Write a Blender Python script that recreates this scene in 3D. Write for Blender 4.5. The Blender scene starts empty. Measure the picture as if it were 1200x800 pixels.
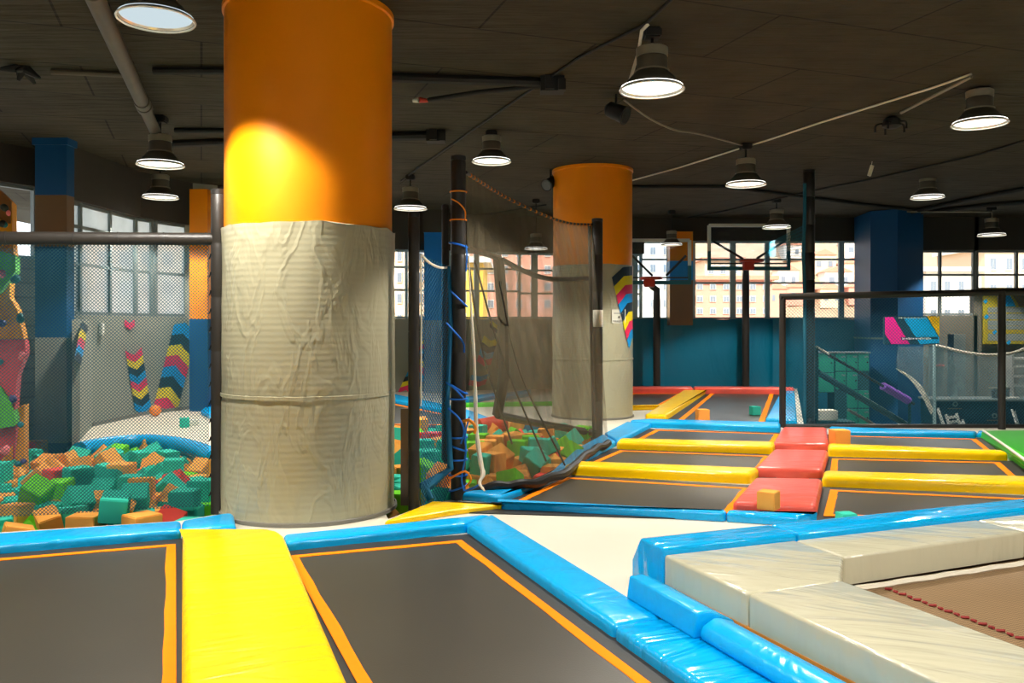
import bpy, bmesh, math, random
from mathutils import Vector, Matrix, noise
from mathutils.geometry import tessellate_polygon
random.seed(11)
sc = bpy.context.scene
COL = sc.collection
R = math.radians
H = 1.6                      # eye height above the deck (metres)
V = Vector

# ---------------------------------------------------------------- surveying
# measured bearings of the photograph (1200x800, focal length 1000, horizon 381)
def P(x, y, z=0.0):
    """point of the horizontal plane at height z seen at bearing x, y"""
    d = (H - z) * 1000 / (y - 381)
    return V(((x - 600) / 1000 * d, d, z))
def Q(x, y, d):
    """point at distance d (along the room) at bearing x, y"""
    return V(((x - 600) / 1000 * d, d, H + (381 - y) / 1000 * d))
def onwall(x, y, a, b, off=0.0):
    """point of the vertical wall plane through plan points a, b"""
    n = V((b[1] - a[1], -(b[0] - a[0]), 0)).normalized()
    if n.dot(V((a[0], a[1], 0))) > 0: n = -n      # towards the eye
    r = V(((x - 600) / 1000, 1, (381 - y) / 1000))
    t = (V((a[0], a[1], 0)) + n * off).dot(n) / V((r.x, r.y, 0)).dot(n)
    return V((r.x * t, r.y * t, H + r.z * t))

# ---------------------------------------------------------------- materials
def lin(c):
    c = c / 255.0
    return c / 12.92 if c <= .04045 else ((c + .055) / 1.055) ** 2.4
def rgb(r, g, b): return (lin(r), lin(g), lin(b), 1)

def mat(name, col, rough=.5, spec=.5, metal=0.0, var=0.0, vscale=6.0, bump=0.0, bscale=8.0, stretch=(1, 1, 1), detail=4.0, distort=0.0, coat=0.0, rot=0.0, ridge=False, bdist=.02):
    m = bpy.data.materials.new(name); m.use_nodes = True
    nt = m.node_tree; N = nt.nodes; L = nt.links
    b = N['Principled BSDF']
    b.inputs['Base Color'].default_value = col
    b.inputs['Roughness'].default_value = rough
    b.inputs['Specular IOR Level'].default_value = spec
    b.inputs['Metallic'].default_value = metal
    b.inputs['Coat Weight'].default_value = coat
    tc = N.new('ShaderNodeTexCoord')
    if var:
        n = N.new('ShaderNodeTexNoise'); n.inputs['Scale'].default_value = vscale; n.inputs['Detail'].default_value = 5
        L.new(tc.outputs['Object'], n.inputs['Vector'])
        mx = N.new('ShaderNodeMix'); mx.data_type = 'RGBA'
        mx.inputs[6].default_value = tuple(max(0, c * (1 - var)) for c in col[:3]) + (1,)
        mx.inputs[7].default_value = tuple(min(1, c * (1 + var)) for c in col[:3]) + (1,)
        L.new(n.outputs['Fac'], mx.inputs[0]); L.new(mx.outputs[2], b.inputs['Base Color'])
    if bump:
        mp = N.new('ShaderNodeMapping'); mp.vector_type = 'TEXTURE'; mp.inputs['Scale'].default_value = tuple(1 / k for k in stretch); mp.inputs['Rotation'].default_value = (0, 0, rot)
        n2 = N.new('ShaderNodeTexNoise'); n2.inputs['Scale'].default_value = bscale; n2.inputs['Detail'].default_value = detail; n2.inputs['Distortion'].default_value = distort
        L.new(tc.outputs['Object'], mp.inputs['Vector']); L.new(mp.outputs['Vector'], n2.inputs['Vector'])
        src = n2.outputs['Fac']
        if ridge:
            s = N.new('ShaderNodeMath'); s.operation = 'SUBTRACT'; s.inputs[1].default_value = .5; L.new(src, s.inputs[0])
            a = N.new('ShaderNodeMath'); a.operation = 'ABSOLUTE'; L.new(s.outputs[0], a.inputs[0])
            rp = N.new('ShaderNodeMapRange'); rp.inputs[1].default_value = 0; rp.inputs[2].default_value = .085; rp.inputs[3].default_value = 1; rp.inputs[4].default_value = 0
            rp.interpolation_type = 'SMOOTHSTEP'
            L.new(a.outputs[0], rp.inputs[0]); src = rp.outputs[0]
        bp = N.new('ShaderNodeBump'); bp.inputs['Strength'].default_value = bump; bp.inputs['Distance'].default_value = bdist
        L.new(src, bp.inputs['Height']); L.new(bp.outputs['Normal'], b.inputs['Normal'])
    return m

def emit(name, col, s):
    m = bpy.data.materials.new(name); m.use_nodes = True
    nt = m.node_tree; nt.nodes.clear()
    e = nt.nodes.new('ShaderNodeEmission'); o = nt.nodes.new('ShaderNodeOutputMaterial')
    e.inputs[0].default_value = col; e.inputs[1].default_value = s
    nt.links.new(e.outputs[0], o.inputs[0]); return m

def glass(name, clear=.8, col=(.9, .95, 1, 1), haze=0.0):
    """thin pane: mostly clear, a little mirror reflection, optional dusty haze"""
    m = bpy.data.materials.new(name); m.use_nodes = True
    nt = m.node_tree; N = nt.nodes; L = nt.links; N.clear()
    o = N.new('ShaderNodeOutputMaterial'); t = N.new('ShaderNodeBsdfTransparent'); g = N.new('ShaderNodeBsdfGlossy')
    g.inputs['Roughness'].default_value = .05; t.inputs[0].default_value = col
    mx = N.new('ShaderNodeMixShader'); mx.inputs[0].default_value = 1 - clear
    last = t.outputs[0]
    if haze:
        d = N.new('ShaderNodeBsdfTranslucent'); d.inputs[0].default_value = col
        tc = N.new('ShaderNodeTexCoord'); n = N.new('ShaderNodeTexNoise'); n.inputs['Scale'].default_value = 1.5; n.inputs['Detail'].default_value = 4
        L.new(tc.outputs['Object'], n.inputs['Vector'])
        mr = N.new('ShaderNodeMapRange'); mr.inputs[1].default_value = .3; mr.inputs[2].default_value = .7; mr.inputs[3].default_value = haze - .12; mr.inputs[4].default_value = haze + .12
        L.new(n.outputs['Fac'], mr.inputs[0])
        m2 = N.new('ShaderNodeMixShader'); L.new(mr.outputs[0], m2.inputs[0]); L.new(t.outputs[0], m2.inputs[1]); L.new(d.outputs[0], m2.inputs[2]); last = m2.outputs[0]
    L.new(last, mx.inputs[1]); L.new(g.outputs[0], mx.inputs[2]); L.new(mx.outputs[0], o.inputs[0]); return m

def sheer(name, col, cover=.5, vary=.15, scale=(14, 14, 1.2), rough=False):
    """gauze: threads (diffuse) with open holes (transparent), denser in gathered folds"""
    m = bpy.data.materials.new(name); m.use_nodes = True
    nt = m.node_tree; N = nt.nodes; L = nt.links; N.clear()
    o = N.new('ShaderNodeOutputMaterial'); t = N.new('ShaderNodeBsdfTransparent'); d = N.new('ShaderNodeBsdfDiffuse'); d.inputs[0].default_value = col
    tr = N.new('ShaderNodeBsdfTranslucent'); tr.inputs[0].default_value = col
    ad = N.new('ShaderNodeMixShader'); ad.inputs[0].default_value = .35; L.new(d.outputs[0], ad.inputs[1]); L.new(tr.outputs[0], ad.inputs[2])
    tc = N.new('ShaderNodeTexCoord'); mp = N.new('ShaderNodeMapping'); mp.inputs['Scale'].default_value = scale
    n = N.new('ShaderNodeTexNoise'); n.inputs['Scale'].default_value = 1; n.inputs['Detail'].default_value = 5
    L.new(tc.outputs['Object'], mp.inputs[0]); L.new(mp.outputs[0], n.inputs['Vector'])
    mr = N.new('ShaderNodeMapRange'); mr.inputs[1].default_value = .3; mr.inputs[2].default_value = .7; mr.inputs[3].default_value = cover - vary; mr.inputs[4].default_value = cover + vary
    L.new(n.outputs['Fac'], mr.inputs[0])
    mx = N.new('ShaderNodeMixShader'); L.new(mr.outputs[0], mx.inputs[0]); L.new(t.outputs[0], mx.inputs[1]); L.new(ad.outputs[0], mx.inputs[2]); L.new(mx.outputs[0], o.inputs[0])
    return m

VB = dict(rough=.27, spec=.42, bump=.4, bscale=3.2, distort=1.2, detail=3, bdist=.05)
M = {}
M['blue'] = mat('blue_vinyl', rgb(0, 163, 226), var=.06, **VB)
M['blue_gloss'] = mat('blue_vinyl_creased', rgb(0, 163, 226), rough=.16, spec=.6, bump=.6, bscale=1.0, distort=.9, stretch=(5.5, 1.2, .6), rot=R(115), detail=3, bdist=.07)
M['yellow'] = mat('yellow_vinyl', rgb(255, 204, 0), rough=.26, spec=.4, bump=.5, bscale=1.0, stretch=(5, 1.2, 1), rot=R(111), distort=1.0, detail=3, bdist=.05)
M['red'] = mat('red_vinyl', rgb(232, 92, 76), rough=.3, spec=.5, var=.22, vscale=3, bump=.45, bscale=1.2, stretch=(1.5, 4, 1), distort=.8, bdist=.05)
M['green'] = mat('green_vinyl', rgb(70, 190, 25), rough=.4, bump=.2, bscale=3, bdist=.04)
M['green_dark'] = mat('green_vinyl_dark', rgb(40, 150, 10), rough=.45)
M['grey'] = mat('grey_vinyl', rgb(192, 186, 160), rough=.16, spec=.6, bump=.5, bscale=1.0, stretch=(4.2, 1.0, .6), distort=1.1, detail=3, rot=R(70), bdist=.06)
M['deck'] = mat('deck_vinyl', rgb(205, 199, 181), rough=.55, spec=.3, var=.06, vscale=1.2, bump=.15, bscale=2, bdist=.03)
M['bed'] = mat('bed_mesh', rgb(60, 55, 44), rough=.38, spec=.55, var=.18, vscale=1.6, bump=.25, bscale=120, detail=1, bdist=.002)
M['apron'] = mat('apron_black', rgb(38, 36, 32), rough=.6, var=.2, vscale=30)
M['web'] = mat('orange_webbing', rgb(255, 132, 0), rough=.8, spec=.15, var=.06, vscale=14, bump=.2, bscale=150, bdist=.002)
M['foam_t'] = mat('teal_foam', rgb(58, 190, 164), rough=.95, spec=.1, var=.08, vscale=5, bump=.2, bscale=90, bdist=.004)
M['foam_o'] = mat('orange_foam', rgb(238, 164, 76), rough=.95, spec=.1, var=.1, vscale=5, bump=.2, bscale=90, bdist=.004)
M['foam_g'] = mat('green_foam', rgb(110, 205, 45), rough=.95, spec=.1, var=.08, vscale=5, bump=.2, bscale=90, bdist=.004)
M['foam_r'] = mat('red_foam', rgb(232, 82, 72), rough=.95, spec=.1, var=.08, vscale=5, bump=.2, bscale=90, bdist=.004)
M['foam_w'] = mat('white_foam', rgb(225, 225, 215), rough=.95, spec=.1)
M['black'] = mat('black_padding', rgb(44, 40, 36), rough=.45, spec=.4, bump=.3, bscale=9, bdist=.02, var=.15)
M['blackm'] = mat('black_metal', rgb(34, 32, 30), rough=.4, spec=.5)
M['dark'] = mat('dark_fittings', rgb(22, 21, 19), rough=.7)
M['steel'] = mat('grey_steel', rgb(120, 112, 100), rough=.4, metal=.6, var=.15, vscale=8)
M['lampgrey'] = mat('lamp_grey', rgb(140, 132, 112), rough=.45, metal=.3, var=.15, vscale=10)
M['lampdark'] = mat('lamp_dark', rgb(92, 86, 74), rough=.5, metal=.2)
M['lens'] = emit('lamp_glow', (1, .97, .9, 1), 2.2)
M['lens_dim'] = emit('lamp_glow_cool', (.72, .86, .92, 1), .6)
M['duct'] = mat('duct_paint', rgb(86, 78, 64), rough=.6, var=.2, vscale=5)
M['rim'] = mat('lamp_rim', rgb(235, 230, 215), rough=.25, metal=.4)
M['orange'] = mat('orange_paint', rgb(240, 138, 0), rough=.42, spec=.35, var=.05, vscale=3, bump=.12, bscale=6, bdist=.02)
M['wrap'] = mat('wrap_vinyl', rgb(170, 164, 136), rough=.33, spec=.45, var=.06, vscale=2, bump=.2, bscale=2.0, stretch=(2.0, 2.0, .8), detail=3, distort=.7, ridge=True, bdist=.03)
M['ceil'] = mat('ceiling_board', rgb(62, 56, 42), rough=.85, spec=.2, var=.5, vscale=2.2, bump=.9, bscale=3, stretch=(.4, 3, 1), bdist=.05)
M['beam'] = mat('beam_dark', rgb(56, 52, 44), rough=.85, var=.15, vscale=2)
M['wallg'] = mat('wall_grey', rgb(150, 152, 138), rough=.7, spec=.25, var=.06, vscale=1.2)
M['walld'] = mat('wall_dim', rgb(112, 108, 96), rough=.7, spec=.25, var=.06, vscale=1.2)
M['wallp'] = mat('wall_plain', rgb(190, 185, 170), rough=.8)
M['frame'] = mat('window_frame', rgb(110, 120, 118), rough=.5)
M['frame_glare'] = mat('window_frame_glare', rgb(158, 184, 186), rough=.5)  # colour lightened to stand in for glare around the backlit frames
M['glass'] = glass('glass_clear', .93)
M['frost'] = glass('glass_dusty', .95, (.86, .92, .95, 1), haze=.62)
M['bluep'] = mat('blue_paint', rgb(0, 72, 120), rough=.5, spec=.35, var=.05)
M['bluem'] = mat('blue_paint_bright', rgb(0, 112, 190), rough=.5, spec=.35)
M['brown'] = mat('brown_laminate', rgb(116, 88, 56), rough=.3, spec=.5, var=.1, vscale=2)
M['teal'] = mat('teal_mat', rgb(0, 108, 138), rough=.36, spec=.45, var=.1, vscale=.9, bump=.6, bscale=1.3, stretch=(1, 1, .6), distort=1, bdist=.08)
M['net'] = mat('net_cord', rgb(0, 74, 92), rough=.7)
M['net_b'] = mat('net_cord_blue', rgb(0, 100, 140), rough=.7)
M['net_t'] = mat('net_cord_teal', rgb(0, 92, 112), rough=.7)
M['rope_b'] = mat('rope_blue', rgb(0, 110, 215), rough=.6)
M['rope_w'] = mat('rope_white', rgb(225, 215, 195), rough=.8)
M['rope_o'] = mat('rope_orange', rgb(240, 140, 20), rough=.7)
M['white'] = mat('white_plastic', rgb(230, 228, 220), rough=.4)
M['paper'] = mat('paper_white', rgb(222, 218, 200), rough=.8)
M['ink'] = mat('ink_grey', rgb(120, 116, 106), rough=.8)
M['wood'] = mat('plywood_edge', rgb(205, 130, 45), rough=.6, var=.15, vscale=8, bump=.2, bscale=40, bdist=.003)
M['brownbed'] = mat('brown_bed', rgb(146, 118, 84), rough=.65, spec=.3, var=.12, vscale=4)
M['lace'] = mat('lacing_red', rgb(150, 40, 40), rough=.7)
M['c_y'] = mat('sticker_yellow', rgb(228, 208, 10), rough=.5)
M['c_p'] = mat('sticker_pink', rgb(222, 40, 88), rough=.5)
M['c_b'] = mat('sticker_blue', rgb(0, 146, 215), rough=.5)
M['c_k'] = mat('sticker_black', rgb(22, 42, 56), rough=.5)
M['magenta'] = mat('sign_magenta', rgb(255, 0, 150), rough=.35)
M['cyan'] = mat('sign_cyan', rgb(0, 178, 240), rough=.35)
M['sgold'] = mat('sign_yellow', rgb(255, 205, 0), rough=.35)
M['snavy'] = mat('sign_navy', rgb(16, 62, 78), rough=.4)
M['poster'] = mat('poster_olive', rgb(160, 146, 30), rough=.6)
M['poster_g'] = mat('poster_grey', rgb(128, 138, 138), rough=.6)
M['lock'] = mat('locker_green', rgb(20, 130, 104), rough=.45)
M['lockd'] = mat('locker_dark', rgb(10, 62, 66), rough=.5)
M['navy'] = mat('counter_navy', rgb(14, 40, 56), rough=.35)
M['purple'] = mat('purple_foam', rgb(150, 84, 200), rough=.7)
M['screen'] = mat('screen_black', rgb(16, 20, 22), rough=.25)
M['rimred'] = mat('hoop_red', rgb(190, 48, 10), rough=.4)
M['board'] = mat('board_frame', rgb(205, 210, 198), rough=.4)
M['board_t'] = mat('board_frame_teal', rgb(0, 92, 104), rough=.5)
M['rw_o'] = mat('rock_orange', rgb(226, 150, 20), rough=.7, var=.12, vscale=4, bump=.3, bscale=30, bdist=.01)
M['rw_p'] = mat('rock_pink', rgb(196, 66, 74), rough=.7, var=.14, vscale=4, bump=.3, bscale=30, bdist=.01)
M['rw_g'] = mat('rock_green', rgb(84, 172, 52), rough=.7, var=.12, vscale=4, bump=.3, bscale=30, bdist=.01)
M['rw_b'] = mat('rock_brown', rgb(130, 84, 36), rough=.75, var=.12, vscale=4)
M['hold_p'] = mat('hold_pink', rgb(240, 120, 120), rough=.6)
M['hold_t'] = mat('hold_teal', rgb(0, 110, 118), rough=.6)
M['hold_v'] = mat('hold_violet', rgb(60, 50, 110), rough=.6)
M['hold_k'] = mat('hold_black', rgb(30, 40, 30), rough=.6)
M['gauze'] = sheer('black_gauze', rgb(112, 102, 82), .47, .16, (9, 9, .9))
M['gauze2'] = sheer('black_gauze_back', rgb(92, 84, 70), .54, .14, (5, 5, .6))
M['film'] = sheer('clear_film', rgb(150, 170, 170), .42, .12, (3, 3, 1.2))
M['ball'] = mat('ball_orange', rgb(240, 130, 10), rough=.5)
M['brick'] = mat('brick_grey', rgb(128, 120, 108), rough=.9, var=.2, vscale=6)
M['b_cream'] = mat('facade_cream', rgb(214, 182, 146), rough=.9, var=.05)
M['b_pink'] = mat('facade_pink', rgb(206, 142, 116), rough=.9, var=.05)
M['b_yell'] = mat('facade_yellow', rgb(240, 190, 70), rough=.9, var=.05)
M['b_white'] = mat('facade_white', rgb(222, 210, 192), rough=.9)
M['b_roof'] = mat('roof_clay', rgb(196, 130, 100), rough=.9)
M['b_win'] = mat('facade_window', rgb(120, 124, 128), rough=.25)
M['hill'] = mat('hillside', rgb(172, 138, 106), rough=1, var=.4, vscale=.35)
M['earth'] = mat('outside_ground', rgb(190, 180, 165), rough=1, var=.1)

# fine courses pressed into the wrap; ceiling board joints; brick joints
def add_courses(m, kind):
    nt = m.node_tree; N = nt.nodes; L = nt.links; b = N['Principled BSDF']
    bp = next(n for n in N if n.type == 'BUMP') if any(n.type == 'BUMP' for n in N) else None
    tc = next(n for n in N if n.type == 'TEX_COORD')
    if kind == 'wrap':
        w = N.new('ShaderNodeTexWave'); w.wave_type = 'BANDS'; w.bands_direction = 'Z'; w.inputs['Scale'].default_value = 6.5; w.inputs['Distortion'].default_value = 1.2; w.inputs['Detail Scale'].default_value = 3
        L.new(tc.outputs['Object'], w.inputs['Vector'])
        b2 = N.new('ShaderNodeBump'); b2.inputs['Strength'].default_value = .1; b2.inputs['Distance'].default_value = .01
        L.new(w.outputs['Fac'], b2.inputs['Height']); L.new(bp.outputs['Normal'], b2.inputs['Normal']); L.new(b2.outputs['Normal'], b.inputs['Normal'])
    else:
        br = N.new('ShaderNodeTexBrick')
        if kind == 'ceil': br.inputs['Scale'].default_value = 1; br.inputs['Brick Width'].default_value = 2.4; br.inputs['Row Height'].default_value = 1.25; br.inputs['Mortar Size'].default_value = .012; k = .2
        else: br.inputs['Scale'].default_value = 1; br.inputs['Brick Width'].default_value = .4; br.inputs['Row Height'].default_value = .22; br.inputs['Mortar Size'].default_value = .014; k = .6
        br.inputs['Color1'].default_value = (1, 1, 1, 1); br.inputs['Color2'].default_value = (.88, .88, .88, 1); br.inputs['Mortar'].default_value = (k, k, k, 1)
        mp = N.new('ShaderNodeMapping'); mp.inputs['Rotation'].default_value = (0, 0, R(-20)) if kind == 'ceil' else (R(90), 0, 0)
        L.new(tc.outputs['Object'], mp.inputs[0]); L.new(mp.outputs[0], br.inputs['Vector'])
        mx = N.new('ShaderNodeMix'); mx.data_type = 'RGBA'; mx.blend_type = 'MULTIPLY'; mx.inputs[0].default_value = 1
        src = b.inputs['Base Color'].links[0].from_socket
        L.new(src, mx.inputs[6]); L.new(br.outputs['Color'], mx.inputs[7]); L.new(mx.outputs[2], b.inputs['Base Color'])
add_courses(M['wrap'], 'wrap'); add_courses(M['ceil'], 'ceil'); add_courses(M['brick'], 'brick')

def bed_weave(m, scale):
    nt = m.node_tree; N = nt.nodes; L = nt.links; b = N['Principled BSDF']
    tc = next(n for n in N if n.type == 'TEX_COORD')
    ck = N.new('ShaderNodeTexChecker'); ck.inputs['Scale'].default_value = scale; ck.inputs[1].default_value = (1, 1, 1, 1); ck.inputs[2].default_value = (.45, .42, .4, 1)
    mp = N.new('ShaderNodeMapping'); mp.inputs['Rotation'].default_value = (0, 0, R(21)); L.new(tc.outputs['Object'], mp.inputs[0]); L.new(mp.outputs[0], ck.inputs['Vector'])
    mx = N.new('ShaderNodeMix'); mx.data_type = 'RGBA'; mx.blend_type = 'MULTIPLY'; mx.inputs[0].default_value = .8
    L.new(b.inputs['Base Color'].links[0].from_socket, mx.inputs[6]); L.new(ck.outputs['Color'], mx.inputs[7]); L.new(mx.outputs[2], b.inputs['Base Color'])
bed_weave(M['brownbed'], 70)

# ---------------------------------------------------------------- object helpers
ORG = {}
def tag(o, label=None, cat=None, group=None, kind=None):
    if label: o['label'] = label
    if cat: o['category'] = cat
    if group: o['group'] = group
    if kind: o['kind'] = kind
    return o
def thing(name, loc, label=None, cat=None, group=None, kind=None):
    o = bpy.data.objects.new(name, None); COL.objects.link(o); o.location = loc; o.empty_display_size = .1
    ORG[o] = V(loc); return tag(o, label, cat, group, kind)
def obj(name, bm, mats, parent=None, smooth=True, angle=38, origin=None):
    """one mesh object from a bmesh given in world coordinates"""
    me = bpy.data.meshes.new(name); bm.to_mesh(me); bm.free()
    if not isinstance(mats, (list, tuple)): mats = [mats]
    for m in mats: me.materials.append(M[m] if isinstance(m, str) else m)
    if smooth:
        me.polygons.foreach_set('use_smooth', [True] * len(me.polygons)); me.set_sharp_from_angle(angle=R(angle))
    if origin is None:
        if len(me.vertices):
            xs = [v.co for v in me.vertices]
            origin = V(((min(v.x for v in xs) + max(v.x for v in xs)) / 2, (min(v.y for v in xs) + max(v.y for v in xs)) / 2, min(v.z for v in xs)))
        else: origin = V((0, 0, 0))
    me.transform(Matrix.Translation(-origin))
    o = bpy.data.objects.new(name, me); COL.objects.link(o)
    ORG[o] = V(origin)
    if parent is not None:
        o.parent = parent; o.location = V(origin) - ORG[parent]
    else: o.location = origin
    return o
def BM(): return bmesh.new()
def recalc(bm):
    bmesh.ops.recalc_face_normals(bm, faces=bm.faces[:]); return bm

def add_poly_prism(bm, pts, z0, z1, mi=0):
    """vertical prism over a plan polygon"""
    n = len(pts)
    a = [bm.verts.new((p[0], p[1], z0)) for p in pts]; b = [bm.verts.new((p[0], p[1], z1)) for p in pts]
    fs = [bm.faces.new(a[::-1]), bm.faces.new(b)]
    for i in range(n): fs.append(bm.faces.new((a[i], a[(i + 1) % n], b[(i + 1) % n], b[i])))
    for f in fs: f.material_index = mi
    return fs
def add_box(bm, c, s, rz=0.0, mi=0, rot=None):
    m = Matrix.Translation(c) @ (rot if rot is not None else Matrix.Rotation(rz, 4, 'Z')) @ Matrix.Diagonal((s[0], s[1], s[2], 1))
    r = bmesh.ops.create_cube(bm, size=1, matrix=m)
    for v in r['verts']:
        for f in v.link_faces: f.material_index = mi
    return r
def add_bar(bm, a, b, w, h=None, mi=0):
    """box bar from a to b, w wide, h high"""
    a = V(a); b = V(b); d = b - a; h = h or w
    rot = d.to_track_quat('X', 'Z').to_matrix().to_4x4()
    return add_box(bm, (a + b) / 2, (d.length, w, h), rot=rot, mi=mi)
def add_tube(bm, pts, r, seg=8, cap=True, mi=0):
    """round tube through points; r a number or one per point"""
    pts = [V(p) for p in pts]; n = len(pts); rings = []
    up = V((0, 0, 1))
    prev = None
    for i, p in enumerate(pts):
        t = (pts[min(i + 1, n - 1)] - pts[max(i - 1, 0)]).normalized()
        if prev is None:
            u = t.cross(up)
            if u.length < .05: u = t.cross(V((1, 0, 0)))
        else: u = prev - t * prev.dot(t)
        u.normalize(); prev = u; w = t.cross(u)
        rr = r[i] if isinstance(r, (list, tuple)) else r
        rings.append([bm.verts.new(p + (u * math.cos(2 * math.pi * k / seg) + w * math.sin(2 * math.pi * k / seg)) * rr) for k in range(seg)])
    for i in range(n - 1):
        for k in range(seg):
            f = bm.faces.new((rings[i][k], rings[i][(k + 1) % seg], rings[i + 1][(k + 1) % seg], rings[i + 1][k])); f.material_index = mi
    if cap:
        f = bm.faces.new(rings[0][::-1]); f.material_index = mi
        f = bm.faces.new(rings[-1]); f.material_index = mi
def add_lathe(bm, c, prof, seg=40, mi=0, closed_bottom=False, closed_top=False):
    rings = []
    for r, z in prof:
        rings.append([bm.verts.new((c[0] + r * math.cos(2 * math.pi * k / seg), c[1] + r * math.sin(2 * math.pi * k / seg), c[2] + z)) for k in range(seg)])
    for i in range(len(prof) - 1):
        for k in range(seg):
            f = bm.faces.new((rings[i][k], rings[i][(k + 1) % seg], rings[i + 1][(k + 1) % seg], rings[i + 1][k])); f.material_index = mi
    if closed_bottom: bm.faces.new(rings[0][::-1]).material_index = mi
    if closed_top: bm.faces.new(rings[-1]).material_index = mi
def curve_pts(ctrl, n=24):
    """Catmull-Rom through control points"""
    c = [V(p) for p in ctrl]; c = [c[0] * 2 - c[1]] + c + [c[-1] * 2 - c[-2]]; out = []
    segs = len(c) - 3
    for s in range(segs):
        m = max(2, n // segs)
        for k in range(m):
            t = k / m; p0, p1, p2, p3 = c[s:s + 4]
            out.append(.5 * ((2 * p1) + (p2 - p0) * t + (2 * p0 - 5 * p1 + 4 * p2 - p3) * t * t + (3 * p1 - p0 - 3 * p2 + p3) * t ** 3))
    out.append(c[-2]); return out
def tube_obj(name, pts, r, m, parent=None, seg=8):
    bm = BM(); add_tube(bm, pts, r, seg); return obj(name, recalc(bm), m, parent, angle=60)
def sag(a, b, d, n=16):
    a = V(a); b = V(b)
    return [a.lerp(b, i / n) - V((0, 0, d * 4 * (i / n) * (1 - i / n))) for i in range(n + 1)]

def pad(name, pts, z0, z1, m, label, cat='pad', group=None, bev=.035, parent=None, seg=4, puff=0.0):
    """upholstered pad: plan polygon raised from z0 to z1 with soft rolled edges"""
    bm = BM(); add_poly_prism(bm, pts, z0, z1)
    recalc(bm)
    zz = z1 - .001
    es = [e for e in bm.edges if max(v.co.z for v in e.verts) > zz]
    b = min(bev, (z1 - z0) * .6)
    bmesh.ops.bevel(bm, geom=es, offset=b, segments=seg, profile=.5, affect='EDGES')
    o = obj(name, bm, m, parent, angle=50)
    return tag(o, label, cat, group) if parent is None else o

def offset_poly(pts, d):
    """inset (d>0) a convex plan polygon"""
    n = len(pts); ar = sum(pts[i][0] * pts[(i + 1) % n][1] - pts[(i + 1) % n][0] * pts[i][1] for i in range(n))
    sg = 1 if ar > 0 else -1; out = []
    for i in range(n):
        a = V(pts[i - 1][:2]); b = V(pts[i][:2]); c = V(pts[(i + 1) % n][:2])
        e1 = (b - a).normalized(); e2 = (c - b).normalized()
        n1 = V((-e1.y, e1.x)) * sg; n2 = V((-e2.y, e2.x)) * sg
        k = 1 + n1.dot(n2)
        out.append(b + (n1 + n2) * (d / k))
    return out
def trampoline(pts, label, group, zb=.018, wb=.06, apron=.2):
    """flat jumping bed: woven bed, orange webbing border sewn round it, black apron over the springs"""
    c = sum((V((p[0], p[1], 0)) for p in pts), V((0, 0, 0))) / len(pts)
    t = thing('trampoline', c, label, 'trampoline', group)
    out = [V(p[:2]) for p in pts]; inn = offset_poly(pts, wb); ap = offset_poly(pts, -apron)
    bm = BM(); add_poly_prism(bm, ap, .002, zb - .008); obj('apron', bm, 'apron', t, smooth=False)
    bm = BM(); add_poly_prism(bm, offset_poly(pts, wb * .5), zb - .008, zb); obj('bed', recalc(bm), 'bed', t, smooth=False)
    bm = BM(); n = len(pts); S = 14
    ro = []; ri = []
    for i in range(n):
        for k in range(S):
            f = k / S; j = random.uniform(-.006, .006) if 0 < k else 0
            o = out[i].lerp(out[(i + 1) % n], f); q = inn[i].lerp(inn[(i + 1) % n], f)
            ro.append(bm.verts.new((o.x, o.y, zb + .003))); q2 = q + (o - q) * (j / wb); ri.append(bm.verts.new((q2.x, q2.y, zb + .003)))
    m_ = len(ro); fs = []
    for i in range(m_): fs.append(bm.faces.new((ro[i], ro[(i + 1) % m_], ri[(i + 1) % m_], ri[i])))
    ex = bmesh.ops.extrude_face_region(bm, geom=fs)
    for v in ex['geom']:
        if isinstance(v, bmesh.types.BMVert): v.co.z -= .005
    obj('border', recalc(bm), 'web', t, smooth=False)
    return t

def padded_post(name, p, top, r, label, seg=16, m='black', bands=(), cat='post', group=None):
    """steel post in a black foam sleeve with a cap"""
    t = thing(name, p, label, cat, group)
    bm = BM(); L = top - p[2]
    prof = [(r, 0)]; k = max(3, int(L / .45))
    for i in range(1, k):
        z = L * i / k; prof += [(r, z - .012), (r * .93, z), (r, z + .012)]
    prof.append((r, L - .05)); prof.append((r * .9, L - .04))
    add_lathe(bm, p, prof, seg, closed_bottom=True, closed_top=True); obj('sleeve', recalc(bm), m, t, angle=50)
    bm = BM(); add_lathe(bm, (p[0], p[1], top - .045), [(r * .92, 0), (r * 1.02, .005), (r * 1.02, .04), (r * .8, .048)], seg, closed_bottom=True, closed_top=True); obj('cap', recalc(bm), 'blackm', t)
    for z, mm in bands:
        bm = BM(); add_lathe(bm, (p[0], p[1], z), [(r * 1.03, 0), (r * 1.06, .005), (r * 1.06, .235), (r * 1.03, .24)], seg); obj('tape_band', recalc(bm), mm, t)
    return t

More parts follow.
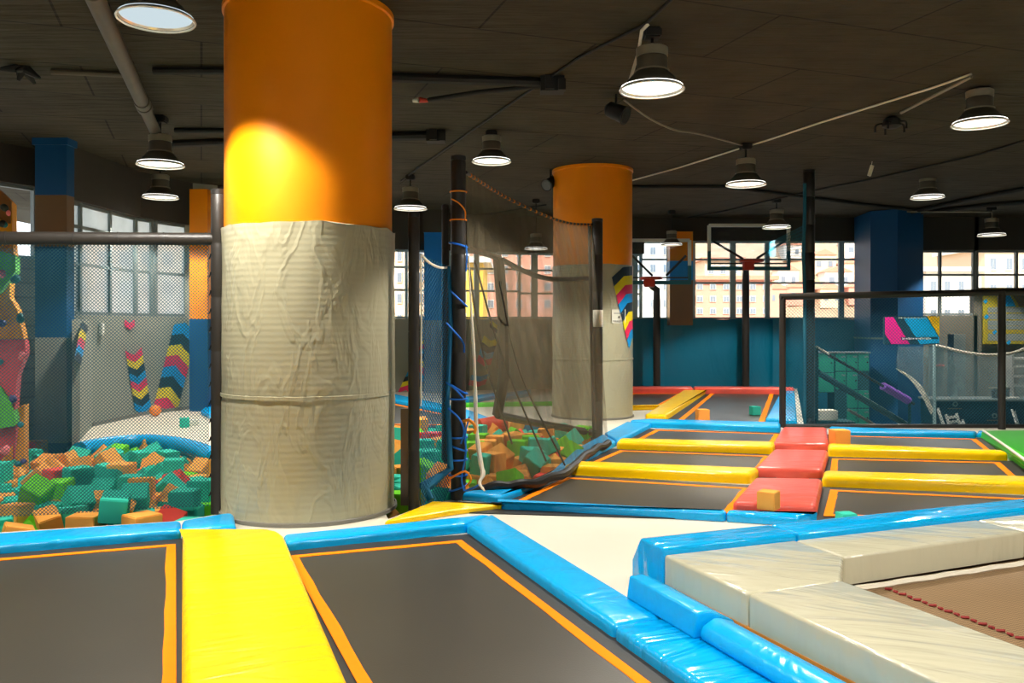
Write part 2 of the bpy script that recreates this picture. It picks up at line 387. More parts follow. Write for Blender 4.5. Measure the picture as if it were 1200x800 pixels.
def net_panel(bm, c, step, w):
    """knotted diamond netting over a bilinear quad c = [bottom-left, bottom-right, top-right, top-left]; cords are real"""
    c = [V(p) for p in c]
    W = ((c[1] - c[0]).length + (c[2] - c[3]).length) / 2; Hh = ((c[3] - c[0]).length + (c[2] - c[1]).length) / 2
    def S(x, y):
        u = x / W; v = y / Hh
        return c[0] * (1 - u) * (1 - v) + c[1] * u * (1 - v) + c[2] * u * v + c[3] * (1 - u) * v
    nrm = (c[1] - c[0]).cross(c[3] - c[0]).normalized()
    def strand(x0, y0, x1, y1):
        k = max(1, int(math.hypot(x1 - x0, y1 - y0) / .5)); pts = [S(x0 + (x1 - x0) * i / k, y0 + (y1 - y0) * i / k) for i in range(k + 1)]
        if (pts[0] - pts[-1]).length < .01: return
        d = (pts[-1] - pts[0]).normalized(); u = nrm.cross(d).normalized()
        rows = [[bm.verts.new(p + u * w * .5 - nrm * w * .29), bm.verts.new(p - u * w * .5 - nrm * w * .29), bm.verts.new(p + nrm * w * .58)] for p in pts]
        for i in range(len(rows) - 1):
            for j in range(3): bm.faces.new((rows[i][j], rows[i][(j + 1) % 3], rows[i + 1][(j + 1) % 3], rows[i + 1][j]))
    s = step * math.sqrt(2); k = -Hh
    while k < W:                                # rising strands y = x - k
        x0 = max(0, k); x1 = min(W, k + Hh)
        if x1 > x0: strand(x0, x0 - k, x1, x1 - k)
        k += s
    k = 0
    while k < W + Hh:                           # falling strands y = k - x
        x0 = max(0, k - Hh); x1 = min(W, k)
        if x1 > x0: strand(x0, k - x0, x1, k - x1)
        k += s
PIT_LIFT = .03
SKY = 2.4
SUN = 7.0
EXPO = 0.5
# ================================================================ SETTING
CEIL = 4.33
PIT_A = [P(-70, 628), P(212, 610), P(262, 601), P(300, 565), P(262, 527), P(222, 515), P(175, 511), P(130, 513), P(88, 521), V((-6.05, 12.0, 0)), V((-6.75, 13.4, 0)), V((-7.6, 13.4, 0)), V((-7.6, 12.6, 0))]
PIT_B = [P(455, 608), P(505, 589), P(545, 583), P(600, 573), P(640, 558), P(690, 530), P(704, 512), P(640, 496), P(470, 500), P(420, 540)]
outer = [V((-9.6, -7, 0)), V((14.2, -7, 0)), V((14.2, 13.5, 0)), V((4.62, 13.5, 0)), V((7.3, 21.85, 0)), V((-2.9, 21.85, 0)), V((-7.1, 16.5, 0)), V((-9.6, 13.4, 0))]
def deck():
    loops = [outer, PIT_A, PIT_B]
    flat = [p for l in loops for p in l]; tris = tessellate_polygon(loops)
    bm = BM(); vs = [bm.verts.new((p[0], p[1], 0)) for p in flat]
    for t in tris:
        f = bm.faces.new([vs[i] for i in t])
    bm.normal_update()
    for f in bm.faces:
        if f.normal.z < 0: f.normal_flip()
    k = 0
    for l in loops:                              # skirts: deck edge and pit sides
        n = len(l); lo = [bm.verts.new((p[0], p[1], -1.0 if l is outer else -.5)) for p in l]
        for i in range(n):
            f = bm.faces.new((vs[k + i], vs[k + (i + 1) % n], lo[(i + 1) % n], lo[i])); f.material_index = 1
        k += n
    bmesh.ops.recalc_face_normals(bm, faces=[f for f in bm.faces if f.material_index == 1])
    return obj('floor', bm, ['deck', 'teal'], smooth=False, origin=V((0, 0, 0)))
tag(deck(), 'cream vinyl deck running under the trampolines and around the foam pits', 'floor', kind='structure')
bm = BM(); add_box(bm, (2, 8, -1.05), (30, 34, .1)); tag(obj('floor_lower', bm, 'walld', smooth=False), 'lower floor of the reception beside the raised deck', 'floor', kind='structure')
bm = BM()
for nm, poly in (('a', PIT_A), ('b', PIT_B)): add_poly_prism(bm, poly, -.56, -.5)
tag(obj('floor_pit', bm, 'teal', smooth=False), 'blue bottom of the foam pits', 'floor', kind='structure')
bm = BM(); add_box(bm, (2, 8, CEIL + .1), (30, 34, .2)); tag(obj('ceiling', bm, 'ceil', smooth=False, origin=V((0, 0, 0))), 'dark painted board ceiling with seams and stains', 'ceiling', kind='structure')

SILL, TOP = 1.76, 3.52
def wall(name, segs, m, label, beam='beam', zlo=-1.05):
    """segs: (a, b, sill, top) with an opening between sill and top, or (a, b) solid"""
    bm = BM()
    for s in segs:
        a = V((s[0][0], s[0][1], 0)); b = V((s[1][0], s[1][1], 0)); d = b - a; rz = math.atan2(d.y, d.x); L = d.length + .12; c = (a + b) / 2
        n = V((-d.y, d.x, 0)).normalized()
        if n.dot(c - V((0, 8, 0))) < 0: n = -n
        c = c + n * .1
        if len(s) == 2: add_box(bm, (c.x, c.y, (zlo + CEIL) / 2), (L, .2, CEIL - zlo), rz)
        else:
            add_box(bm, (c.x, c.y, (zlo + s[2]) / 2), (L, .2, s[2] - zlo), rz)
            add_box(bm, (c.x, c.y, (s[3] + CEIL) / 2), (L, .3, CEIL - s[3]), rz, mi=1)
    return tag(obj(name, recalc(bm), [m, beam], smooth=False), label, 'wall', kind='structure')
WL = [(-6.75, 12.9), (-6.66, 15.2), (-6.2, 16.35)]
WB = [(-5.7, 16.7), (-2.9, 20.4), (.2, 21.35), (3.3, 21.75)]
wall('wall_left', [(WL[0], WL[1], SILL, TOP), (WL[1], WL[2], SILL, TOP)], 'wallg', 'grey wall below the dusty curved windows')
wall('wall_corner', [((-9.6, 9.0), (-7.35, 13.4), 2.62, 3.75), ((-9.6, 9.0), (-9.6, -7))], 'brick', 'grey block wall behind the climbing wall')
wall('wall_back', [((-6.2, 16.35), (-5.7, 16.7)), (WB[0], WB[1], SILL, TOP), (WB[1], WB[2], SILL, 3.42), (WB[2], WB[3], SILL, 3.42), (WB[3], (9.15, 21.7), 1.75, 3.75)], 'wallg', 'grey back wall with a band of windows')
wall('wall_right', [((8.9, 21.75), (10.4, 21.75)), ((10.2, 21.6), (11.72, 21.6), 1.85, 3.5), ((11.75, 21.6), (14.4, 21.6), 2.5, 3.5)], 'walld', 'dim grey wall behind the reception')
wall('wall_side', [((14.3, 22), (14.3, -7.2))], 'wallp', 'plain side wall of the hall')
wall('wall_front', [((-9.8, -7.1), (-5, -7.1)), ((-5, -7.1), (10, -7.1), 2.3, 3.4), ((10, -7.1), (14.4, -7.1))], 'wallp', 'wall behind the viewpoint with an opening added for daylight')

def window(name, a, b, z0, z1, vs, hs, label, fm='frame', gm='glass', fw=.06, w2=None, openings=()):
    """framed window from plan a to b; vs = mullion fractions, hs = transom heights"""
    a = V((a[0], a[1], 0)); b = V((b[0], b[1], 0)); d = (b - a); c = (a + b) / 2; n = V((-d.y, d.x, 0)).normalized()
    if n.dot(c - V((0, 8, 0))) < 0: n = -n
    a = a + n * .08; b = b + n * .08; d = b - a; rz = math.atan2(d.y, d.x)
    t = thing(name, V((a.x, a.y, z0)), label, 'window', kind='structure')
    bm = BM()
    for f in [0, 1] + list(vs):
        ww = fw
        if isinstance(f, tuple): f, ww = f
        p = a.lerp(b, f); add_box(bm, (p.x, p.y, (z0 + z1) / 2), (ww, .09, z1 - z0), rz)
    for z in [z0 + fw / 2, z1 - fw / 2] + list(hs):
        m_ = (a + b) / 2; add_box(bm, (m_.x, m_.y, z), (d.length, .07, fw * .8), rz)
    obj('window_frame', bm, fm, t, smooth=False)
    bm = BM(); m_ = (a + b) / 2; add_box(bm, (m_.x, m_.y, (z0 + z1) / 2), (d.length, .008, z1 - z0), rz)
    obj('pane', bm, gm, t, smooth=False)
    return t
def frac(x, a, b):
    p = onwall(x, 372, a, b); A = V((a[0], a[1], 0)); B = V((b[0], b[1], 0)); p.z = 0
    return (p - A).dot(B - A) / (B - A).length_squared
window('window_1', WL[0], WL[1], SILL, TOP, [.22, .62], [3.14, 2.56], 'dusty steel window beside the blue-topped pillar', gm='frost')
window('window_2', WL[1], WL[2], SILL, TOP, [frac(150, *WL[1:3]) if 0 < frac(150, *WL[1:3]) < 1 else .3, frac(185, *WL[1:3])], [3.14, 2.56], 'dusty steel window on the curve of the wall', gm='frost')
window('added_window_3', WB[0], WB[1], SILL, TOP, [.2, .4, .6, .8], [2.9, 2.3], 'window band added for daylight behind the big orange column', fm='frame_glare')  # added on the hidden stretch of wall to let in more light
window('window_4', WB[1], WB[2], SILL, 3.42, [.12, .27, .45, (.66, .12), (.84, .07)], [3.0, 2.45], 'window band seen behind the black gauze net', fm='frame_glare')
window('window_5', WB[2], WB[3], SILL, 3.42, [(.12, .16), .4, (.66, .1), .86], [2.98, 2.4], 'window band between the black net and the second column', fm='frame_glare')
S4 = (WB[3], (9.15, 21.7))
window('window_6', S4[0], S4[1], 1.75, 3.75, [(frac(743, *S4), .2), (frac(784, *S4), .1), (frac(813, *S4), .1), (frac(859.5, *S4), .14), (frac(900, *S4), .12), (frac(948, *S4), .14), (frac(987, *S4), .13)], [3.28, 2.68], 'window band above the teal wall mats behind the basketball hoops', fm='frame_glare')
window('window_7', (10.2, 21.6), (11.72, 21.6), 1.85, 3.5, [frac(1103, (10.2, 21.6), (11.72, 21.6))], [2.88], 'bright window right of the blue pillar', fm='frame')
window('window_8', (11.8, 21.6), (14.2, 21.6), 2.5, 3.5, [.42, .84], [2.88], 'sliding window above the price poster', fm='frame')
window('window_9', (-9.5, 9.2), (-7.4, 13.3), 2.62, 3.75, [.5], [], 'bright window behind the climbing wall', fm='frame')
window('added_window_10', (-4.9, -7.1), (9.9, -7.1), 2.3, 3.4, [.1 * i for i in range(1, 10)], [2.85], 'unseen window band added behind the viewpoint for daylight', fm='frame')  # added out of view, sized for the daylight it lets in

# low partition returning from the curved wall, with its edge post
bm = BM(); add_bar(bm, (-6.02, 11.78, .34), (-6.72, 13.55, .34), .1, 2.68); tag(obj('wall_return', bm, 'wallg', smooth=False), 'low grey partition at the edge of the foam pit', 'wall', kind='structure')
# wall foot trim
bm = BM(); add_bar(bm, (-6.63, 13.5, .03), (-6.56, 15.2, .03), .03, .06); add_bar(bm, (-6.56, 15.2, .03), (-6.15, 16.3, .03), .03, .06)
tag(obj('baseboard_left', bm, 'ink', smooth=False), 'thin skirting of the grey curved wall', 'baseboard', kind='structure')

# ---------------------------------------------------------------- pillars
def round_column(c, r, ztop, label, ragged, r2):
    t = thing('padded_column', V((c[0], c[1], 0)), label, 'column', kind='thing')
    bm = BM(); add_lathe(bm, (c[0], c[1], 0), [(r, ztop - .15), (r, CEIL - .06), (r * 1.025, CEIL - .05), (r * 1.025, CEIL - .005)], 72, closed_top=True, closed_bottom=True)
    obj('painted_shaft', recalc(bm), 'orange', t, origin=V((c[0], c[1], 0)))
    bm = BM(); seg = 120; zs = [0, .05] + [.1 + .05 * i for i in range(int((ztop - .1) / .05))]
    rows = []
    for z in zs + [ztop]:
        row = []
        for k in range(seg):
            a = 2 * math.pi * k / seg
            rr = r2 + .009 * noise.noise((math.cos(a) * 3 + c[0], math.sin(a) * 3, z * 1.6)) + .006 * noise.noise((math.cos(a) * 7, math.sin(a) * 7, z * 3.3))
            if abs(z - 1.02) < .03: rr -= .006
            zz = z
            if z == ztop: zz = z + ragged * noise.noise((math.cos(a) * 4, math.sin(a) * 4, 2.2)); rr += .004
            if z == 0: rr += .012
            row.append(bm.verts.new((c[0] + rr * math.cos(a), c[1] + rr * math.sin(a), zz)))
        rows.append(row)
    for i in range(len(rows) - 1):
        for k in range(seg): bm.faces.new((rows[i][k], rows[i][(k + 1) % seg], rows[i + 1][(k + 1) % seg], rows[i + 1][k]))
    bm.faces.new(rows[-1])
    obj('padding_wrap', recalc(bm), 'wrap', t, origin=V((c[0], c[1], 0)))
    bm = BM(); add_lathe(bm, (c[0], c[1], 0), [(r2 + .004, .0), (r2 + .022, .003), (r2 + .02, .03), (r2 + .006, .035)], 72); obj('base_strip', recalc(bm), 'ink', t)
    bm = BM(); add_lathe(bm, (c[0], c[1], 1.0), [(r2 + .002, 0), (r2 + .008, .004), (r2 + .008, .03), (r2 + .002, .034)], 72); obj('seam_band', recalc(bm), 'wrap', t, origin=V((c[0], c[1], 0)))
    return t
C1 = (-1.775, 7.49); C2 = (1.42, 15.05)
round_column(C1, .715, 2.42, 'nearest round column, orange above and wrapped in creased grey vinyl below', .035, .738)
round_column(C2, .695, 2.63, 'farther round orange and grey column, behind the black net post', .02, .705)

def box_pillar(name, a, b, dep, bands, label):
    """rectangular pillar: front edge from a to b in plan; bands = (z0, z1, material)"""
    a = V((a[0], a[1], 0)); b = V((b[0], b[1], 0)); d = (b - a).normalized(); n = V((-d.y, d.x, 0))
    if n.dot(a) < 0: n = -n
    pts = [a, b, b + n * dep, a + n * dep]
    t = thing(name, (a + b) / 2 + V((0, 0, bands[0][0])), label, 'pillar', kind='thing')
    for z0, z1, m, pn in bands:
        bm = BM(); q = pts if pn != 'collar' else offset_poly(pts, -.03)
        add_poly_prism(bm, q, z0, z1); recalc(bm); obj(pn, bm, m, t, smooth=False)
    return t
d_ = 12.45
box_pillar('square_pillar', Q(41, 381, d_), Q(78, 381, d_), .22, [(-.5, -.12, 'bluep', 'base'), (-.12, 1.42, 'wallg', 'padded_panel'), (1.42, 2.75, 'bluep', 'painted_middle'), (2.75, 3.5, 'brown', 'laminate_band'), (3.5, CEIL - .1, 'bluep', 'painted_top'), (CEIL - .1, CEIL, 'bluep', 'collar')], 'square pillar with blue top and brown band beside the climbing wall')
box_pillar('square_pillar', Q(222, 381, 15.85), Q(243, 381, 15.85), .2, [(0, 1.72, 'bluep', 'base'), (1.72, CEIL - .2, 'orange', 'painted_shaft')], 'narrow orange pillar at the end of the dusty windows')
box_pillar('square_pillar', Q(497, 381, 20.2), Q(521, 381, 20.2), .25, [(0, 1.72, 'wallg', 'base'), (1.72, 3.8, 'bluem', 'painted_shaft'), (3.8, CEIL, 'beam', 'collar')], 'narrow blue pillar seen behind the blue net')
box_pillar('square_pillar', Q(785, 381, 21.2), Q(812, 381, 21.2), .35, [(1.6, 2.72, 'brown', 'laminate_band'), (2.72, 3.2, 'c_b', 'blue_band'), (3.2, CEIL - .4, 'orange', 'painted_top')], 'pillar banded orange, blue and brown behind the hoop next to the column')
# big blue pillar, two faces in view
bm = BM(); x0, x1, x2 = Q(1020, 381, 20.3), Q(1052, 381, 19.9), Q(1082, 381, 20.3)
pl = [x0, x1, x2, V((x2.x, 21.5, 0)), V((x0.x + .1, 21.5, 0))]
t = thing('square_pillar', V((x1.x, x1.y, -1)), 'broad dark blue pillar behind the hanging sign', 'pillar', kind='thing')
add_poly_prism(bm, pl, -1, CEIL - .02); recalc(bm); obj('painted_shaft', bm, 'bluep', t, smooth=False)
bm = BM(); add_poly_prism(bm, offset_poly(pl, -.02), 1.27, 1.31); recalc(bm); obj('cable_strip', bm, 'frame', t, smooth=False)

# ---------------------------------------------------------------- teal wall mats, each panel a thing
xs = [738, 778, 874, 905, 950, 1019]
lab = ['teal wall mat beside the second column', 'wide teal wall mat between the two hoop poles', 'narrow teal wall mat beside the taller hoop pole', 'teal wall mat behind the corner of the framed net', 'teal wall mat above the green lockers']
for i in range(5):
    a = onwall(xs[i], 372, *S4, .05); b = onwall(xs[i + 1], 372, *S4, .05); zlo = .03 if i < 3 else -1
    bm = BM(); L = (b - a).length; nx, nz = 14, 16; rows = []
    for k in range(nz + 1):
        row = []
        for j in range(nx + 1):
            p = a.lerp(b, j / nx); e = min(j, nx - j) / nx; z = zlo + (1.76 - zlo) * k / nz
            y = -.04 * min(1, e * 8) - .045 * noise.noise((p.x * 1.6, z * .8, i))
            row.append(bm.verts.new((p.x, p.y - .04 + y, z + (.03 * noise.noise((p.x * 2, 3.3, 0)) if k == nz else 0))))
        rows.append(row)
    for k in range(nz):
        for j in range(nx): bm.faces.new((rows[k][j], rows[k][j + 1], rows[k + 1][j + 1], rows[k + 1][j]))
    ex = bmesh.ops.extrude_face_region(bm, geom=bm.faces[:])
    for v in ex['geom']:
        if isinstance(v, bmesh.types.BMVert): v.co.y = a.y + (b.y - a.y) * 0 + .045 - .0
    tag(obj('wall_mat', recalc(bm), 'teal', angle=60), lab[i], 'wall mat', 'teal mats along the back wall')

# ================================================================ TRAMPOLINES
E1 = V((-.3633, .9317, 0)); E2 = V((.9317, .3633, 0))        # axes of the near rows
# near row
c = P(206, 637, .02); dirx = (P(206, 637, .02) - P(0, 654, .02)).normalized()
trampoline([c, c - dirx * 2.3, c - dirx * 2.3 - E1 * 4.3, c - E1 * 4.3 + V((.02, 0, 0))], 'nearest trampoline, on the far side of the yellow pad from the platform', 'trampolines')
a, b = P(338, 651, .02), P(541, 632.5, .02)
e_l = (P(419, 800, .02) - a).normalized(); e_r = (P(763, 800, .02) - b).normalized()
trampoline([a, a + e_l * 4.2, b + e_r * 4.5, b], 'nearest trampoline, between the yellow pad and the grey padded platform', 'trampolines', wb=.062)
# far rows
F_ = 'trampolines'
trampoline([P(663, 559, .02), P(611, 584, .02), P(590, 594, .02), P(856, 601, .02), P(880, 571.5, .02)], 'trampoline behind the long front blue pad, nearest of the three left of the red walkway', F_, wb=.07)
trampoline([P(726, 527.5, .02), P(683, 546, .02), P(887, 556, .02), P(903, 534, .02)], 'middle trampoline between the two yellow bars left of the red walkway', F_, wb=.07)
trampoline([P(768, 503.5, .02), P(738, 519, .02), P(903, 526, .02), P(914, 508, .02)], 'farthest trampoline left of the red walkway, against the blue bar', F_, wb=.07)
trampoline([P(975, 510, .02), P(973, 526, .02), P(1164, 530, .02), P(1144, 514, .02)], 'farthest trampoline right of the red walkway, below the framed net', F_, wb=.07)
trampoline([P(975, 537, .02), P(972, 559, .02), P(1200, 566, .02), P(1172, 541.5, .02)], 'middle trampoline right of the red walkway, between two yellow bars', F_, wb=.07)
trampoline([P(973, 573.5, .02), P(965, 604, .02), P(1235, 612, .02), P(1206, 584, .02)], 'trampoline right of the red walkway, partly hidden by the grey platform', F_, wb=.07)
# beyond the second column
trampoline([P(834, 460, .02), P(792, 494, .02), P(895, 496, .02), P(907, 461, .02)], 'trampoline under the hoops with two foam cubes on it', F_, wb=.09)
trampoline([P(742, 461, .02), P(690, 475, .02), P(772, 476, .02), P(800, 461, .02)], 'far trampoline half hidden by the second column, left of the yellow strip', F_, wb=.09)
trampoline([P(450, 470.5, .02), P(440, 497, .02), P(560, 498, .02), P(530, 487, .02)], 'trampoline behind the foam pit, seen through the blue net', F_, wb=.07)

# ================================================================ PADS
B_ = 'blue edge pads'
pad('edge_pad', [P(-110, 660), P(212, 632.5), P(212, 609, .08), P(-110, 631, .08)], .003, .08, 'blue', 'blue edge pad along the front of the big foam pit', group=B_)
pad('edge_pad', [P(213, 632), P(277, 627), P(274, 612), P(266, 600, .08), P(213, 609, .08)], .003, .08, 'blue', 'short blue pad at the foot of the netting post', group=B_)
pad('edge_pad', [P(334, 647.5), P(546, 624.5), P(577, 601, .08), P(332, 625, .08)], .003, .08, 'blue', 'blue edge pad in front of the nearest column', group=B_)
pr0, pr1 = P(546, 624.5), P(787, 800); sd = (pr1 - pr0).normalized()
ol0, ol1 = P(577, 601, .08), P(752, 706, .08)
s_in = P(719, 750); s_out = P(778, 722, .08)
pad('edge_pad', [pr0, s_in, s_out, ol1, ol0], .003, .08, 'blue', 'long blue edge pad beside the nearest trampoline, meeting the cream floor', group=B_)
pad('edge_pad', [s_in, pr0 + sd * 4.6, pr0 + sd * 4.6 + E2 * .56, s_out], .003, .08, 'blue_gloss', 'shiny creased blue edge pad at the foot of the grey platform', group=B_)
ye = (P(398, 800) - P(332, 640)).normalized(); yl = (P(213, 800) - P(214, 628)).normalized()
pad('walkway_pad', [P(217, 619, .1), P(214, 628), P(213, 800) + yl * 1.3, P(398, 800) + ye * 1.3, P(333, 643), P(327, 622, .1), P(313, 619, .1)], .003, .105, 'yellow', 'broad yellow pad between the two nearest trampolines', 'pad', 'yellow pads', bev=.045)
pad('walkway_pad', [P(450, 613, .03), P(530, 604), P(587, 597), P(588, 591, .05), P(507, 586.5, .05)], .004, .05, 'yellow', 'yellow triangular pad behind the nearest column', 'pad', 'yellow pads', bev=.02)
# far grid blue frame
pad('edge_pad', [P(588, 597), P(850, 611.5), P(852, 596, .085), P(588, 586.5, .085)], .003, .085, 'blue', 'long blue front pad of the far trampolines, along the cream floor', group=B_)
pad('edge_pad', [P(851, 611.5), P(935, 617), P(960, 611), P(950, 601, .085), P(853, 596, .085)], .003, .085, 'blue_gloss', 'blue pad under the orange cube, ending behind the platform', group=B_)
pad('edge_pad', [P(537, 586), P(588, 590), P(611, 581.5), P(634, 569), P(628, 565, .07), P(560, 572, .07)], .003, .07, 'blue', 'blue corner pad under the hem of the black net', group=B_)
pad('edge_pad', [P(664, 555), P(722, 523), P(707, 507.5, .08), P(676, 524, .08), P(640, 556, .08)], .003, .08, 'blue', 'blue side pad next to the foot of the net post', group=B_)
pad('edge_pad', [P(723, 522.5), P(763, 502), P(734, 493.5, .08), P(708, 506.5, .08)], .003, .08, 'blue', 'blue side pad next to the base of the second column', group=B_)
pad('edge_pad', [P(763, 501.5), P(914, 507), P(915, 494.5, .09), P(760, 490.5, .09), P(738, 492, .09)], .003, .095, 'blue', 'blue bar between the middle and the hoop trampolines', group=B_)
pad('edge_pad', [P(897, 497), P(934, 499), P(931, 457, .1), P(916, 456.5, .1)], .003, .1, 'blue', 'blue pad beside the hoop trampoline, meeting the framed net', group=B_)
pad('edge_pad', [P(971, 511), P(1142, 514.5), P(1145, 505, .08), P(972, 499.5, .08)], .003, .085, 'blue', 'blue bar at the foot of the framed net', group=B_)
pad('edge_pad', [P(1144, 513), P(1230, 512), P(1230, 502.5, .08), P(1146, 502.5, .08)], .008, .06, 'blue', 'short blue bar behind the green pad', group=B_)
# red walkway in three cushions
rl = 'red walkway cushions'
pad('walkway_cushion', [P(905, 528), P(971, 528.5), P(969, 501, .1), P(917, 500.5, .1)], .003, .11, 'red', 'farthest red cushion of the walkway, touching the framed net', 'cushion', rl, bev=.05)
pad('walkway_cushion', [P(883, 560), P(964, 561.5), P(971, 527.5, .1), P(906, 526.5, .1)], .003, .11, 'red', 'middle red cushion of the walkway', 'cushion', rl, bev=.05)
pad('walkway_cushion', [P(858, 601), P(957, 606), P(964, 560.5, .1), P(884, 559, .1)], .003, .105, 'red', 'nearest red cushion of the walkway, behind the orange cube', 'cushion', rl, bev=.05)
# yellow bars
yb = 'yellow dividing bars'
pad('divider_pad', [P(722, 527), P(905, 533), P(909, 517.5, .1), P(726, 513.5, .1)], .003, .11, 'yellow', 'yellow bar second from the front, left of the red walkway', 'pad', yb, bev=.05)
pad('divider_pad', [P(660, 556.5), P(880, 567.5), P(890, 548, .1), P(672, 540, .1)], .003, .11, 'yellow', 'yellow bar nearest the black net, left of the red walkway', 'pad', yb, bev=.05)
pad('divider_pad', [P(970, 535), P(1182, 540.5), P(1176, 527.5, .1), P(970, 519.5, .1)], .003, .11, 'yellow', 'farther yellow bar right of the red walkway, ending at the green pad', 'pad', yb, bev=.05)
pad('divider_pad', [P(963, 571), P(1240, 581), P(1225, 558.5, .1), P(965, 551.5, .1)], .003, .11, 'yellow', 'nearer yellow bar right of the red walkway', 'pad', yb, bev=.05)
pad('walkway_pad', [P(756, 491.5), P(781, 493), P(831, 459), P(829, 455.5, .1), P(802, 455.5, .1)], .003, .1, 'yellow', 'yellow strip running back towards the hoops', 'pad', 'yellow pads', bev=.045)
pad('divider_pad', [P(690, 482), P(771, 479.5), P(778, 474.5, .09), P(690, 475.5, .09)], .003, .09, 'yellow', 'small yellow bar beside the second column', 'pad', yb, bev=.04)
pad('edge_pad', [P(690, 460.5), P(811, 460), P(812, 453.8, .16), P(690, 454, .16)], .003, .16, 'red', 'red bar at the back, left of the yellow strip', 'pad', 'red bars at the back', bev=.05)
pad('edge_pad', [P(812, 460), P(930, 461), P(931, 454.5, .16), P(813, 453.8, .16)], .003, .16, 'red', 'red bar at the back below the hoop poles', 'pad', 'red bars at the back', bev=.05)
# behind the pit
pad('edge_pad', [P(440, 468), P(530, 487), P(535, 476, .09), P(455, 459.5, .09)], .003, .09, 'blue', 'blue bar behind the foam pit, crossing behind the blue net', group=B_)
pad('edge_pad', [P(540, 499), P(586, 501), P(584, 492, .09), P(545, 478, .09), P(535, 480, .09)], .003, .09, 'blue', 'blue corner pad behind the foam pit', group=B_)
pad('edge_pad', [P(540, 475), P(584, 467), P(584, 459, .1), P(540, 465, .1)], .003, .1, 'blue', 'blue bar far behind the black net', group=B_)
pad('edge_pad', [P(590, 470), P(622, 464), P(622, 455.5, .1), P(590, 460.5, .1)], .003, .1, 'blue', 'short blue bar dimly seen through the black net', group=B_)
pad('edge_pad', [P(538, 477.5), P(650, 475.5), P(650, 470.5, .08), P(538, 472, .08)], .003, .09, 'green', 'thin green bar behind the foam pit', 'pad', bev=.03)
# green angled pad
t = thing('sloped_pad', P(1180, 530), 'green angled pad with a pale seam at the end of the far trampolines', 'pad')
g0, g1, g2, g3 = P(1147, 511), P(1152, 505, .1), P(1215, 549, .16), P(1205, 554)
bm = BM(); vs = [bm.verts.new(v) for v in (g0, g3, g2, g1)]; bm.faces.new(vs); vb = [bm.verts.new((v.co.x + .5, v.co.y, .0)) for v in vs]
bm.faces.new(vb[::-1])
for i in range(4): bm.faces.new((vs[i], vs[(i + 1) % 4], vb[(i + 1) % 4], vb[i]))
obj('side_face', recalc(bm), 'green', t, smooth=False)
bm = BM(); add_poly_prism(bm, [g1, g2, g2 + V((1.6, .5, 0)), g1 + V((1.9, .1, 0))], .05, .11); bmesh.ops.bevel(bm, geom=bm.edges[:], offset=.02, segments=2, affect='EDGES'); obj('top', recalc(bm), 'green_dark', t)
bm = BM(); add_tube(bm, [g1 + V((0, 0, .01)), (g1 + g2) / 2 + V((0, 0, .012)), g2 + V((0, 0, .0))], .016, 8); obj('seam', recalc(bm), 'paper', t)

# ================================================================ GREY PADDED PLATFORM
def W(e2, e1, z=0): 
    p = E1 * e1 + E2 * e2; return V((p.x, p.y, z))
def extr(name, prof, e2a, e2b, m, label, cat, group=None, along='e2', bev=.02):
    """profile (e, z) swept along the other plan axis"""
    bm = BM()
    f = (lambda s, q: W(s, q[0], q[1])) if along == 'e2' else (lambda s, q: W(q[0], s, q[1]))
    A = [bm.verts.new(f(e2a, q)) for q in prof]; B = [bm.verts.new(f(e2b, q)) for q in prof]; n = len(prof)
    bm.faces.new(A); bm.faces.new(B[::-1])
    for i in range(n): bm.faces.new((A[i], A[(i + 1) % n], B[(i + 1) % n], B[i]))
    recalc(bm); bmesh.ops.bevel(bm, geom=[e for e in bm.edges], offset=bev, segments=3, profile=.5, affect='EDGES')
    return tag(obj(name, bm, m, angle=50), label, cat, group)
cap = [(4.56, .005), (4.56, .185), (4.46, .335), (4.2, .335), (4.2, .005)]
extr('platform_bolster', cap, 2.555, 3.5, 'blue_gloss', 'blue chamfered bolster at the corner of the grey platform', 'bolster', 'platform bolsters')
extr('platform_bolster', cap, 3.504, 7.3, 'blue_gloss', 'blue bolster along the back of the grey platform', 'bolster', 'platform bolsters')
extr('platform_bolster', [(2.32, .08), (2.34, .205), (2.42, .205), (2.56, .14), (2.56, .08)], 3.53, 4.2, 'blue', 'short blue bolster bar under the corner of the grey platform', 'bolster', 'platform bolsters', along='e1', bev=.012)
extr('platform_bolster', [(2.335, .08), (2.35, .15), (2.43, .185), (2.53, .15), (2.56, .08)], 1.2, 3.525, 'blue', 'long blue bolster along the front of the grey platform', 'bolster', 'platform bolsters', along='e1', bev=.03)
G_ = 'grey platform pads'
def gpad(pts, label): return pad('platform_pad', [W(*p) for p in pts], .138, .30, 'grey', label, 'pad', G_, bev=.018, seg=3)
gpad([(2.56, 4.195), (2.57, 3.445), (3.15, 3.452), (3.475, 3.79), (3.475, 4.195)], 'grey corner pad of the platform, with a chamfered inner corner')
gpad([(2.57, 3.44), (2.60, 1.2), (3.22, 1.2), (3.152, 3.447)], 'grey pad along the front edge of the platform')
gpad([(3.48, 4.195), (3.48, 3.79), (4.97, 3.84), (4.97, 4.195)], 'grey pad on the far edge of the platform, next to the corner')
gpad([(4.975, 4.195), (4.975, 3.84), (7.3, 3.9), (7.3, 4.195)], 'grey pad at the far end of the platform, beyond the seam')
